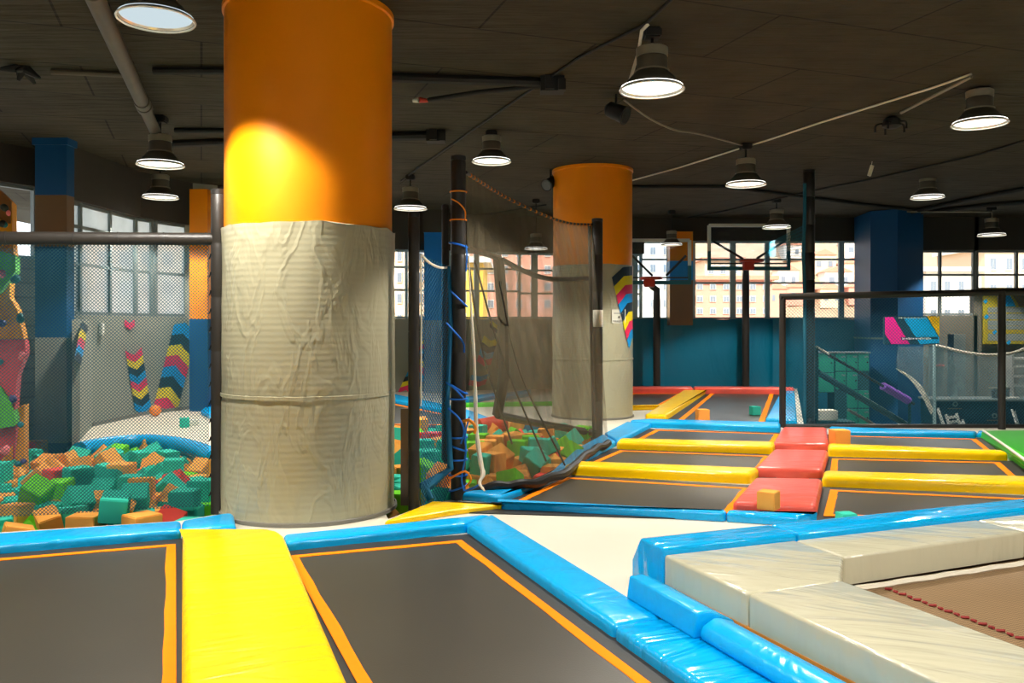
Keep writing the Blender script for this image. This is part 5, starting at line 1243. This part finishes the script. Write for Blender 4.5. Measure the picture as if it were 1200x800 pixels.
    (1,'o',0.22,0.75,-0.737,8.64,0.032,2.04,1.06,1.61,177),
    (1,'t',0.205,1,-0.548,9.279,0.06,2.61,0.58,-0.5,142),
    (1,'g',0.205,1,-0.014,8.589,-0.008,-0.52,-1.01,1.7,227),
    (1,'t',0.2,1,-0.747,9.117,-0.023,-0.76,0.54,1.22,10),
    (1,'g',0.22,1,-0.636,9.524,0.036,0.36,-0.6,3.09,23),
    (1,'t',0.205,0.75,-0.339,9.198,0.093,-1.7,0.03,-1.83,142),
    (1,'t',0.22,1,-0.926,9.5,0.091,1.59,-0.04,2.04,104),
    (1,'o',0.2,1,-0.209,9.391,0.085,-0.99,-1.57,-1.24,117),
    (1,'r',0.2,1,0.369,9.476,-0.166,1.57,-0.0,1.23,141),
    (1,'t',0.2,1,-1.264,9.93,0.004,0.42,0.66,2.65,104),
    (1,'o',0.22,1,-0.141,9.646,0.08,-1.03,-0.34,0.72,88),
    (1,'t',0.205,1,-1.061,10.279,0.123,-0.88,-1.58,-0.42,86),
    (1,'t',0.22,1,-0.94,9.905,-0.09,-0.61,-1.57,-0.04,2),
    (1,'o',0.2,1,-0.352,9.87,0.113,-0.34,3.11,-0.67,81),
    (1,'t',0.205,1,0.263,9.731,0.033,0.66,-0.45,0.9,155),
    (1,'t',0.205,1,-0.785,10.263,0.113,1.53,-2.93,-0.2,110),
    (1,'g',0.2,1,-0.431,10.218,0.105,0.11,-1.57,0.0,26),
    (1,'t',0.22,0.75,0.236,10.024,0.07,-0.12,-3.05,0.36,52),
    (1,'t',0.22,1,-1.145,10.502,0.063,0.35,-1.07,-0.09,23),
    (1,'o',0.205,1,-0.904,10.651,0.099,0.05,-0.03,-0.91,24),
    (1,'g',0.2,1,0.069,10.425,0.1,-0.44,-1.57,0.16,82),
    (1,'t',0.22,1,0.319,10.478,0.105,1.78,1.63,0.27,78),
    (1,'g',0.2,1,0.761,10.565,0.019,2.15,-0.79,0.48,140),
    (1,'o',0.205,0.75,-0.311,10.681,0.097,-0.0,0.0,-1.65,32),
    (1,'g',0.2,1,0.239,10.719,0.12,1.12,-1.57,0.5,16),
    (1,'t',0.22,0.75,0.484,11.066,0.055,3.11,-0.44,0.02,52),
    (1,'o',0.205,1,0.519,10.665,-0.158,2.31,0.23,-1.72,9),
    (1,'o',0.22,0.75,-1.491,10.65,-0.023,-0.67,-0.51,1.46,65),
    (1,'t',0.22,1,-0.68,10.839,0.112,-0.71,1.54,-0.77,83),
    (1,'g',0.22,1,-0.427,10.952,0.11,-3.14,-0.0,1.37,54),
    (1,'o',0.205,1,-0.215,10.88,0.102,1.26,1.57,1.16,44),
    (1,'o',0.22,1,0.027,10.989,0.109,0.78,-1.69,1.36,65),
    (1,'o',0.2,1,-1.551,11.228,-0.022,-1.13,-0.93,1.74,38),
    (1,'r',0.22,1,-1.065,11.256,0.095,0.02,-0.03,-1.92,49),
    (1,'o',0.22,1,-0.816,11.392,0.091,-0.06,0.1,0.99,31),
    (1,'t',0.2,1,-1.578,11.597,0.111,-1.26,-0.18,-2.47,88),
    (1,'o',0.2,1,-0.618,11.622,0.103,-0.03,-3.12,-1.35,29),
    (1,'o',0.2,0.75,0.267,11.495,0.092,-0.02,0.08,1.09,22),
    (1,'r',0.205,0.75,0.439,11.339,-0.004,-0.69,-2.59,1.22,4),
    (1,'r',0.2,0.75,-1.256,11.505,0.062,1.31,0.52,-0.37,28),
    (1,'t',0.2,1,-0.164,11.709,0.035,-0.72,-0.59,-2.03,18),
    (1,'g',0.2,0.75,0.052,11.717,0.105,2.48,0.02,-1.2,18),
    (1,'o',0.205,1,0.476,11.848,0.09,-1.57,0.02,3.0,47),
    (1,'t',0.22,1,-1.379,11.99,-0.064,1.61,-0.96,-1.45,12),
    (1,'t',0.205,1,-0.95,12.28,0.079,-1.73,0.38,1.15,47),
    (1,'o',0.205,1,0.844,12.233,-0.042,2.02,2.3,0.06,2),
    (1,'t',0.205,1,0.838,11.901,0.04,-0.51,0.91,-0.26,60),
    (1,'o',0.22,1,-1.644,12.206,0.043,-0.16,2.33,1.55,14),
    (1,'t',0.22,0.75,-1.109,12.493,0.009,0.59,3.05,-0.92,11),
    (1,'t',0.205,1,-0.496,12.393,0.082,-1.57,-0.0,-1.95,45),
    (1,'g',0.205,0.75,1.03,12.412,0.087,-0.05,0.06,-1.94,60),
    (1,'g',0.2,1,-1.42,12.654,-0.006,1.06,-0.7,-2.53,31),
    (1,'t',0.205,1,-1.342,12.427,-0.07,-0.0,2.34,0.48,1),
    (1,'o',0.2,1,-0.622,12.68,0.086,-1.06,-0.63,1.16,29),
    (1,'o',0.205,1,-0.324,12.648,0.087,-1.04,-2.62,-0.67,40),
    (1,'t',0.2,1,0.451,12.486,-0.009,-0.43,-2.23,-1.56,9),
    (1,'t',0.2,1,0.707,12.639,0.082,-0.02,-0.02,-1.46,64),
    (1,'o',0.22,1,-1.427,13.192,0.105,0.07,-1.69,1.76,65),
    (1,'g',0.205,1,-0.307,12.91,0.059,1.68,-1.73,0.16,9),
    (1,'o',0.205,1,0.045,13.048,0.092,-1.59,-1.2,0.22,53),
    (1,'o',0.22,1,-1.397,13.387,-0.111,-1.82,-1.63,-1.01,1),
    (1,'t',0.2,0.75,-0.77,13.265,-0.036,-1.54,-0.86,1.77,15),
    (1,'t',0.205,1,-0.191,13.237,0.085,-0.17,1.76,1.47,36),
    (1,'t',0.205,1,0.383,13.291,-0.098,-3.14,-0.0,1.12,8),
    (1,'r',0.2,1,-0.997,13.457,-0.025,0.97,0.92,-1.87,16),
)
FM = {'t': 'foam_t', 'o': 'foam_o', 'g': 'foam_g', 'r': 'foam_r'}; FN = {'t': 'teal', 'o': 'orange', 'g': 'lime green', 'r': 'red'}
protos = {}
ORDW = ['first', 'second', 'third', 'fourth', 'fifth', 'sixth', 'seventh', 'eighth', 'ninth', 'tenth', 'eleventh', 'twelfth', 'thirteenth', 'fourteenth', 'fifteenth', 'sixteenth', 'seventeenth', 'eighteenth', 'nineteenth', 'twentieth']
placed = []
for pit, ci, s, asp, x, y, z, rx, ry, rz, vis in CUBES:
    key = (ci, s, asp)
    if key not in protos:
        o = cube('foam_cube', V((x, y, z)), s * 1.07, 0, FM[ci], None, None, asp=asp); protos[key] = o
    else:
        o = protos[key].copy(); COL.objects.link(o)
    o.location = (x, y, z + PIT_LIFT - (.05 * (y - 6.7) if pit == 0 else .015 * (y - 7.7))); o.rotation_euler = (rx, ry, rz)
    tag(o, None, 'foam cube', 'foam cubes in the big pit' if pit == 0 else 'foam cubes in the netted pit')
    placed.append((o, pit, ci, x, y))
# name each by its row (counted from the front of its pit) and place among its colour in that row
for pit in (0, 1):
    mine = [q for q in placed if q[1] == pit]; mine.sort(key=lambda q: q[4])
    rows = 9; per = -(-len(mine) // rows)
    for r_ in range(rows):
        row = mine[r_ * per:(r_ + 1) * per]
        for ci in 'togr':
            L_ = sorted([q for q in row if q[2] == ci], key=lambda q: q[3] / q[4])
            for k, q in enumerate(L_):
                where = ['front row', 'second row', 'third row', 'fourth row', 'fifth row', 'sixth row', 'seventh row', 'eighth row', 'back row'][r_]
                pn = 'big pit beside the climbing wall' if pit == 0 else 'netted pit behind the black gauze'
                q[0]['label'] = (('only ' if len(L_) == 1 else ORDW[k] + ' ') + FN[ci] + ' foam cube from the left, ' + where + ', ' + pn) if len(L_) > 1 else 'only ' + FN[ci] + ' foam cube in the ' + where + ', ' + pn

# ================================================================ CLIMBING WALL
t = thing('climbing_wall', Q(0, 565, 9.7), 'faceted climbing wall in orange, pink and green panels with bolted holds', 'climbing wall')
cw = 9.7
def facet(pts, m, name='panel'):
    """faceted board: (x, y, dd) bearings with depth offsets, .22 m thick"""
    bm = BM(); q = [Q(x, y, cw + d) for x, y, d in pts]; c = sum(q, V((0, 0, 0))) / len(q) + V((.0, -.06, 0)); n = len(q)
    f = [bm.verts.new(v) for v in q]; k = [bm.verts.new(v + V((-.12, .3, 0))) for v in q]; cc = bm.verts.new(c)
    for i in range(n): bm.faces.new((f[i], f[(i + 1) % n], cc)); bm.faces.new((f[i], k[i], k[(i + 1) % n], f[(i + 1) % n]))
    bm.faces.new(k[::-1]); return obj(name, recalc(bm), m, t, smooth=False)
facet([(-70, 345, .25), (-70, 170, .2), (0, 222, .1), (14, 236, .05), (14.5, 280, 0), (16, 300, 0), (10, 345, .1)], 'rw_o')
facet([(-70, 300, .0), (-60, 222, .1), (0, 222, -.0), (13, 236, 0), (12, 262, .0), (0, 255, -.04)], 'rw_b')
facet([(-70, 350, -.1), (-40, 300, -.1), (0, 294, -.12), (18, 299, -.1), (18, 318, -.12), (0, 342, -.16), (-30, 360, -.14)], 'rw_g')
facet([(-70, 397, 0), (-70, 350, 0), (0, 340, 0), (12, 330, .05), (11, 348, .02), (20, 362, .0), (28, 396.5, -.05)], 'rw_o')
facet([(-70, 500, -.05), (-70, 398, -.05), (29, 398, -.08), (30, 415, -.08), (20, 440, -.1), (17, 480, -.1), (0, 500, -.1)], 'rw_p')
facet([(-70, 500, -.16), (-60, 440, -.14), (-20, 448, -.16), (0, 452, -.18), (12, 470, -.18), (18, 492, -.16), (17, 499, -.16), (0, 502, -.18)], 'rw_g')
facet([(-70, 580, .05), (-70, 503, .0), (19, 501, -.05), (17, 530, 0), (15, 570, .1)], 'rw_p')
facet([(14, 575, .12), (17, 530, .08), (19, 478, .12), (29, 475, .16), (28.5, 540, .2), (30, 575, .25)], 'rw_o')
facet([(-20, 580, -.05), (-2, 545, -.08), (8, 530, -.05), (15, 520, -.02), (14, 580, .05)], 'rw_o')
HOLDS = [(5, 243, 'hold_k', 9), (10, 250, 'hold_p', 5), (3, 262, 'hold_k', 10), (6, 263, 'hold_t', 6), (2, 321, 'hold_p', 12), (18, 327, 'hold_t', 12), (24, 373, 'hold_t', 9), (3, 379, 'hold_v', 9), (26, 417, 'hold_p', 9), (3, 470, 'rw_p', 9), (15, 467, 'hold_v', 9), (0, 424, 'hold_t', 7), (24, 498, 'hold_t', 8), (6, 528, 'hold_p', 11), (21, 543, 'hold_t', 8), (28, 540, 'hold_v', 7), (9, 556, 'hold_v', 9), (2, 567, 'hold_p', 12)]
random.seed(8)
for x, y, m, w in HOLDS:
    bm = BM(); p = Q(x, y, cw - .14); r = w / 2000 * cw
    bmesh.ops.create_icosphere(bm, subdivisions=2, radius=r, matrix=Matrix.Translation(p) @ Matrix.Diagonal((1, .9, random.uniform(.8, 1.35), 1)))
    for v in bm.verts: v.co += (v.co - p) * (.35 * noise.noise(v.co * 14))
    obj('hold', bm, m, t, angle=60)

# ================================================================ RECEPTION
def locker(px0, px1, ya, yb, cols, rows, d, label, miss=()):
    A, B = Q(px0, ya, d), Q(px1, yb, d); t = thing('locker_cabinet', V(((A.x + B.x) / 2, d, B.z)), label, 'lockers', 'green lockers')
    zb = min(B.z, A.z); bm = BM(); add_box(bm, ((A.x + B.x) / 2, d + .25, (A.z + zb) / 2), (B.x - A.x, .45, A.z - zb)); obj('body', bm, 'lockd', t, smooth=False)
    bm = BM(); add_box(bm, ((A.x + B.x) / 2, d + .2, A.z + .012), (B.x - A.x + .02, .5, .024)); obj('top', bm, 'frame', t, smooth=False)
    w = (B.x - A.x) / cols; h = (A.z - zb) / rows
    for r in range(rows):
        for c in range(cols):
            if (r, c) in miss: continue
            x = A.x + w * (c + .5); z = A.z - h * (r + .5)
            bm = BM(); add_box(bm, (x, d + .012, z), (w - .025, .03, h - .025)); bmesh.ops.bevel(bm, geom=bm.edges[:], offset=.006, segments=1, affect='EDGES'); dr = obj('door', bm, 'lock', t, smooth=False)
            bm = BM(); add_box(bm, (x + w * .22, d - .008, z + h * .3), (.09, .01, .035)); obj('number_plate', bm, 'frame', dr, smooth=False)
            bm = BM(); add_lathe(bm, (x + w * .3, d - .012, z), [(0, -.02), (.018, -.01), (.018, .01), (0, .02)], 10); obj('lock', bm, 'dark', dr)
locker(959, 978, 413.5, 460, 1, 2, 19.6, 'narrow green lockers nearest the framed net corner')
locker(978.5, 1019, 413.5, 500, 3, 4, 19.6, 'stack of green lockers with one open compartment, beside the broad blue pillar', miss=((1, 2), (2, 0), (3, 0)))
t = thing('stair_rail', Q(1010, 495, 15.5), 'dark sloping handrail with a purple foam grip', 'handrail')
a, b = Q(956, 407, 15.2), Q(1071, 473, 16.2)
bm = BM(); add_tube(bm, [a, a.lerp(b, .5), b], .028, 8); obj('rail', recalc(bm), 'blackm', t)
bm = BM(); add_tube(bm, [a + V((0, -.01, .012)), a.lerp(b, .12) + V((0, -.01, .012))], .026, 8); obj('worn_end', recalc(bm), 'rope_w', t)
bm = BM(); add_tube(bm, [a.lerp(b, .67), a.lerp(b, .94)], .075, 12); obj('foam_grip', recalc(bm), 'purple', t)
a2, b2 = Q(958, 436, 15.2), Q(1064, 499, 16.2)
bm = BM(); add_tube(bm, [a2, b2], .06, 8); obj('lower_rail', recalc(bm), 'lockd', t)
bm = BM(); add_tube(bm, [a2.lerp(b2, .45) + V((0, -.03, .05)), a2.lerp(b2, .98) + V((0, -.03, .05))], .013, 6); obj('lower_rail_edge', recalc(bm), 'board', t)
bm = BM(); add_tube(bm, [Q(957, 406, 15.2), V((Q(957, 406, 15.2).x, 15.2, -1))], .03, 8); add_tube(bm, [Q(1066, 470, 16.1), V((Q(1066, 470, 16.1).x, 16.1, -1))], .03, 8); obj('upright', recalc(bm), 'lockd', t)
bm = BM(); add_tube(bm, [Q(994, 480, 15.3), Q(1024, 497, 15.6)], .03, 8); obj('foot_rail', recalc(bm), 'steel', t)
# bench with carton
t = thing('bench', Q(970, 510, 16.5), 'dark low bench under the white carton', 'bench')
p = Q(971, 493, 16.5); bm = BM(); add_box(bm, (p.x, p.y + .2, p.z - .04), (1.0, .5, .06)); obj('top', bm, 'lockd', t, smooth=False)
for sx in (-.42, .42):
    bm = BM(); add_box(bm, (p.x + sx, p.y + .2, (p.z - .07 - 1) / 2), (.06, .44, p.z - .07 + 1)); obj('leg', bm, 'lockd', t, smooth=False)
bm = BM(); add_box(bm, (p.x + .01, p.y + .17, p.z - .01 + .11), (.37, .3, .2)); bmesh.ops.bevel(bm, geom=bm.edges[:], offset=.012, segments=2, affect='EDGES'); tag(obj('carton', bm, 'paper', angle=30), 'white carton standing below the green lockers', 'carton')
# counter
cd = 18.0; t = thing('reception_counter', Q(1170, 540, cd), 'navy reception counter with two round emblems and a pale top', 'counter')
a, b = Q(1095, 468, cd), Q(1330, 468, cd)
bm = BM(); add_box(bm, ((a.x + b.x) / 2, cd + .3, (a.z - .03 - 1) / 2), (b.x - a.x, .6, a.z - .03 + 1)); obj('front', bm, 'navy', t, smooth=False)
bm = BM(); add_box(bm, ((a.x + b.x) / 2, cd + .28, a.z - .01), (b.x - a.x + .1, .72, .045)); bmesh.ops.bevel(bm, geom=bm.edges[:], offset=.01, segments=2, affect='EDGES'); obj('top', bm, 'frame', t)
for x, y in ((1119.5, 473.3), (1165.5, 487)):
    c = Q(x, y, cd - .015); bm = BM()
    rot = Matrix.Translation(c) @ Matrix.Rotation(R(90), 4, 'X'); bb = BM(); add_lathe(bb, (0, 0, 0), [(.03, -.006), (.055, -.006), (.055, .006), (.03, .006), (.03, -.006)], 20); bb.transform(rot); obj('emblem', recalc(bb), 'frame', t); bm.free()
    bm = BM()
    for k in range(9): add_box(bm, Q(x - 8 + k * 1.9, y + 5.3, cd - .008), (.022, .008, .02))
    obj('lettering', bm, 'brown', t, smooth=False)
t = thing('monitor', Q(1173, 466, cd + .2), 'black monitor on the reception counter', 'monitor')
q = Q(1172.5, 460.5, cd + .25); bm = BM(); add_box(bm, q, (.38, .04, .2)); bmesh.ops.bevel(bm, geom=bm.edges[:], offset=.01, segments=2, affect='EDGES'); obj('screen', bm, 'screen', t)
bm = BM(); add_box(bm, q + V((0, .05, .105)), (.4, .14, .03)); obj('hood', bm, 'lampgrey', t, smooth=False)
bm = BM(); add_box(bm, (q.x, q.y + .06, (q.z - .1 + a.z) / 2), (.06, .05, max(.02, q.z - .1 - a.z))); add_box(bm, (q.x, q.y + .05, a.z + .02), (.22, .16, .015)); obj('stand', bm, 'screen', t, smooth=False)
bm = BM(); add_box(bm, Q(1186, 466, cd + .1), (.26, .2, .03)); tag(obj('paper_stack', bm, 'white', smooth=False), 'white papers on the reception counter by the monitor', 'papers')
# shelving
t = thing('shelf_unit', Q(1200, 470, 20.3), 'pale shelves behind the reception counter', 'shelves')
for y in (420, 429, 441, 452):
    bm = BM(); A, B = Q(1186, y, 20.3), Q(1260, y, 20.3); add_box(bm, (A + B) / 2 + V((0, .2, 0)), (B.x - A.x, .4, .05)); obj('shelf', bm, 'white', t, smooth=False)
bm = BM(); A, B = Q(1187, 415, 20.3), Q(1187, 466, 20.3); add_box(bm, V((A.x, A.y + .2, (A.z - 1) / 2)), (.05, .4, A.z + 1)); A = Q(1259, 415, 20.3); add_box(bm, V((A.x, A.y + .2, (A.z - 1) / 2)), (.05, .4, A.z + 1)); obj('upright', bm, 'white', t, smooth=False)
t = thing('post_box', Q(1100, 500, 19.6), 'pale narrow column cabinet behind the counter', 'cabinet')
A, B = Q(1096, 405, 19.6), Q(1106, 500, 19.6); bm = BM(); add_box(bm, V(((A.x + B.x) / 2, 19.75, (A.z - 1) / 2)), (B.x - A.x, .3, A.z + 1)); obj('body', bm, 'frame', t, smooth=False)
q = Q(1100.5, 428, 19.58); bm = BM(); add_box(bm, q, (.24, .05, .04)); obj('pink_strip', bm, 'hold_p', t, smooth=False)
bm = BM(); add_box(bm, Q(1121, 445, 20.5), (.28, .3, 2.2)); tag(obj('cabinet', bm, 'frame', smooth=False), 'pale tall cabinet behind the plastic curtain', 'cabinet')
# clear plastic curtain with a white hem
t = thing('plastic_curtain', Q(1150, 465, 17.2), 'clear plastic curtain with a sagging white hem over the reception', 'curtain')
T3 = curve_pts([Q(1097, 404.5, 17.2), Q(1110, 408, 17.2), Q(1130, 412.5, 17.2), Q(1150, 415.3, 17.2), Q(1170, 415.5, 17.2), Q(1186, 413.5, 17.2), Q(1200, 409, 17.2), Q(1235, 398, 17.2)], 40)
B3 = [Q(1096 + 140 * i / 40, 468, 17.3) for i in range(41)]
obj('sheet', gauze_sheet(lerp_list(T3), lerp_list(B3), 60, 14, .06, 9.2, fr=4), 'film', t, angle=180)
bm = BM(); add_tube(bm, T3, .03, 8); obj('hem', recalc(bm), 'rope_w', t)
t = thing('plastic_curtain', Q(1085, 480, 17.0), 'gathered clear plastic sheet drooping below the sign', 'curtain')
T4 = curve_pts([Q(1050, 431, 17.2), Q(1068, 441, 17.1), Q(1082, 455, 17.0), Q(1094, 480, 17.0)], 20); B4 = curve_pts([Q(1050, 432, 17.2), Q(1066, 445, 17.1), Q(1078, 460, 17.0), Q(1091, 486, 17.0)], 20)
bm = gauze_sheet(lerp_list(T4), lerp_list(B4), 30, 8, .03, 2.2); obj('gathered_edge', bm, 'paper', t, angle=180)
bm = gauze_sheet(lerp_list(curve_pts([Q(1052, 406, 17.2), Q(1075, 406, 17.2), Q(1096, 406, 17.2)], 16)), lerp_list(T4), 30, 14, .08, 6.1); obj('sheet', bm, 'film', t, angle=180)
bm = BM(); add_tube(bm, [Q(1095, 404, 17.15), V((Q(1095, 404, 17.15).x, 17.15, -1))], .035, 8); obj('pole', recalc(bm), 'frame_glare', t)
bm = BM(); add_box(bm, onwall(1070, 424, (10.2, 20.25), (11.5, 20.25), .02), (.2, .03, .32)); tag(obj('wall_box', bm, 'lampgrey', smooth=False), 'small grey box on the blue pillar below the sign', 'box')

def chair(x, ytop, d, yaw, label, tilt=.16):
    """white ladder-back chair standing on the lower floor"""
    top = Q(x, ytop, d); base = V((top.x, d, -1)); hgt = top.z + 1
    t = thing('ladder_back_chair', base, label, 'chair', 'white chairs at the reception')
    rot = Matrix.Translation(base) @ Matrix.Rotation(yaw, 4, 'Z')
    def part(n, f, m='white'):
        bm = BM(); f(bm); bm.transform(rot); obj(n, recalc(bm), m, t, smooth=False)
    w = .19
    part('seat', lambda bm: (add_box(bm, (0, -.2, .45), (.42, .42, .04)), bmesh.ops.bevel(bm, geom=bm.edges[:], offset=.01, segments=2, affect='EDGES')))
    for sx in (-w, w):
        part('back_post', lambda bm: add_bar(bm, (sx, -.02, 0), (sx, .0, .46), .035) and add_bar(bm, (sx, 0, .45), (sx, tilt, hgt), .035))
        part('leg', lambda bm: add_bar(bm, (sx, -.38, 0), (sx, -.36, .44), .035))
    for k in range(4):
        z = .58 + k * (hgt - .6) / 4 + .04; f = (z - .45) / (hgt - .45); part('slat', lambda bm: add_box(bm, (0, tilt * f, z), (2 * w, .02, .05)))
    part('stretcher', lambda bm: (add_bar(bm, (-w, -.2, .2), (w, -.2, .2), .025), add_bar(bm, (-w, -.37, .2), (-w, -.02, .2), .025), add_bar(bm, (w, -.37, .2), (w, -.02, .2), .025)))
chair(1109.5, 479, 16.9, R(62), 'white ladder-back chair nearest the drooping plastic sheet')
chair(1124.5, 485.5, 15.95, R(35), 'white ladder-back chair second from the drooping plastic sheet')
chair(1139.5, 493, 15.0, R(60), 'white chair of which only the top slat shows above the net frame')
chair(1199, 481, 15.6, R(65), 'white ladder-back chair at the picture edge, right of the net frame post')

# ================================================================ OUTSIDE
bm = BM(); add_box(bm, (0, 60, -12.2), (300, 240, .4)); tag(obj('ground', bm, 'earth', smooth=False), 'pale ground outside', 'ground', kind='structure')
def house(x0, x1, yt, yb, d, m, label, cols, rows, roof=None, dep=8.0, ww=.45, wh=.5):
    A, B = Q(x0, yt, d), Q(x1, yb, d); t = thing('apartment_building', V(((A.x + B.x) / 2, d + dep / 2, -12)), label, 'building', 'buildings outside the windows')
    zt = A.z; bm = BM(); add_box(bm, ((A.x + B.x) / 2, d + dep / 2, (zt - 12) / 2), (B.x - A.x, dep, zt + 12)); obj('wall', bm, m, t, smooth=False)
    bm = BM(); add_box(bm, ((A.x + B.x) / 2, d + dep / 2 - .2, zt + .15), (B.x - A.x + .8, dep + .6, .3)); obj('roof', bm, roof or 'b_white', t, smooth=False)
    w = (B.x - A.x) / cols; zlo = B.z; h = (zt - zlo) / rows
    for r in range(rows):
        for c in range(cols):
            x = A.x + w * (c + .5); z = zt - h * (r + .55)
            bm = BM(); add_box(bm, (x, d - .03, z), (w * ww, .12, h * wh)); f = obj('window', bm, 'b_white', t, smooth=False)
            bm = BM(); add_box(bm, (x - w * ww * .23, d - .1, z), (w * ww * .4, .04, h * wh * .84)); add_box(bm, (x + w * ww * .23, d - .1, z), (w * ww * .4, .04, h * wh * .84)); obj('pane', bm, 'b_win', f, smooth=False)
    return t
house(462, 500, 262, 385, 46, 'b_cream', 'cream block outside, behind the slim black post', 3, 5)
house(520, 566, 308, 385, 44, 'b_yell', 'yellow building outside behind the black gauze net', 3, 3)
house(550, 650, 285, 385, 60, 'b_pink', 'pink apartment building outside behind the gauze net', 6, 5)
house(655, 728, 276, 385, 72, 'b_cream', 'cream building outside, left of the second column', 5, 5)
house(742, 803, 262, 385, 58, 'b_white', 'white apartment building outside seen through the lower hoop', 4, 6)
house(812, 905, 328, 385, 64, 'b_pink', 'pink apartment building outside below the taller hoop', 6, 4, roof='b_roof')
house(826, 868, 305, 385, 90, 'b_cream', 'cream building with clay roof outside behind the taller hoop', 3, 4, roof='b_roof')
house(84, 235, 250, 420, 33, 'b_cream', 'cream building outside the dusty curved windows', 6, 5, roof='b_roof', dep=4)
house(1085, 1150, 318, 385, 60, 'b_white', 'white building outside the window beside the blue pillar', 4, 2)
house(1154, 1210, 292, 385, 71, 'b_cream', 'cream building outside the sliding window', 3, 3)
bm = BM(); nx, ny = 60, 30; rows = []
for j in range(ny + 1):
    row = []
    for i in range(nx + 1):
        x = -10 + 130 * i / nx; y = 105 + 80 * j / ny; z = -12 + 40 * math.sin(min(1, j / ny * 1.3) * 1.57) * (.55 + .45 * math.sin(i / nx * 3.1)) + 2.5 * noise.noise((x * .05, y * .05, 1)); row.append(bm.verts.new((x, y, z)))
    rows.append(row)
for j in range(ny):
    for i in range(nx): bm.faces.new((rows[j][i], rows[j][i + 1], rows[j + 1][i + 1], rows[j + 1][i]))
from mathutils.bvhtree import BVHTree
bm.verts.ensure_lookup_table(); hill_tree = BVHTree.FromBMesh(bm)
tag(obj('hill', bm, 'hill'), 'pale hillside with houses beyond the windows', 'hill', kind='structure')
random.seed(21)
for i, (x, y) in enumerate([(908, 352), (920, 330), (934, 350), (962, 312), (970, 352), (995, 322), (1005, 350), (978, 332), (925, 300), (1000, 296)]):
    hit = hill_tree.ray_cast(V((0, 0, H)), V(((x - 600) / 1000, 1, (381 - y) / 1000)).normalized())[0]
    if hit is None: continue
    A = hit + V((0, 0, 1.6)); w = random.uniform(2.6, 4.2); h = random.uniform(2, 3.2)
    t = thing('hillside_house', A - V((0, 0, h)), ['small pale house on the hillside, upper slope', 'small pale house on the hillside, middle slope', 'small pale house on the hillside, lower slope'][0 if y < 340 else 1 if y < 353 else 2], 'house', 'houses on the hillside')
    bm = BM(); add_box(bm, A - V((0, 0, h / 2)), (w, 3, h)); obj('wall', bm, random.choice(['b_cream', 'b_white', 'b_pink']), t, smooth=False)
    bm = BM(); add_poly_prism(bm, [(-w * .55, 0), (w * .55, 0), (0, .9)], -1.7, 1.7); bm.transform(Matrix.Translation(A) @ Matrix.Rotation(R(90), 4, 'X')); obj('roof', recalc(bm), 'b_roof', t, smooth=False)
    bm = BM()
    for sx in (-.25, .25): add_box(bm, A + V((w * sx, -1.52, -h * .45)), (w * .2, .06, h * .3))
    obj('window', bm, 'b_win', t, smooth=False)

# ================================================================ LIGHT, CAMERA
w = bpy.data.worlds.new('World'); sc.world = w; w.use_nodes = True; nt = w.node_tree; N = nt.nodes; L = nt.links
bg = N['Background']; tc = N.new('ShaderNodeTexCoord'); sp = N.new('ShaderNodeSeparateXYZ'); L.new(tc.outputs['Generated'], sp.inputs[0])
rm = N.new('ShaderNodeValToRGB'); L.new(sp.outputs['Z'], rm.inputs[0]); rm.color_ramp.elements[0].color = (1, .95, .88, 1); rm.color_ramp.elements[1].color = (.78, .9, 1, 1); rm.color_ramp.elements[1].position = .6
L.new(rm.outputs[0], bg.inputs[0]); bg.inputs[1].default_value = SKY
s = bpy.data.lights.new('Sun', 'SUN'); s.energy = SUN; s.angle = R(3); s.color = (1, .94, .85); so = bpy.data.objects.new('Sun', s); COL.objects.link(so); so.rotation_euler = (R(52), 0, R(-14))
cam = bpy.data.cameras.new('Camera'); co = bpy.data.objects.new('Camera', cam); COL.objects.link(co); co.location = (0, 0, H); co.rotation_euler = (R(90), 0, 0)
cam.sensor_width = 36; cam.lens = 30.0; cam.shift_y = -19 / 1200; cam.clip_end = 500; cam.clip_start = .05
sc.camera = co
sc.view_settings.view_transform = 'Standard'; sc.view_settings.look = 'None'; sc.view_settings.exposure = EXPO; sc.view_settings.gamma = 1; sc.view_settings.use_curve_mapping = False
sc.cycles.use_denoising = True; sc.cycles.transparent_max_bounces = 24; sc.cycles.max_bounces = 8; sc.cycles.diffuse_bounces = 5; sc.cycles.caustics_reflective = False; sc.cycles.caustics_refractive = False; sc.cycles.sample_clamp_indirect = 6
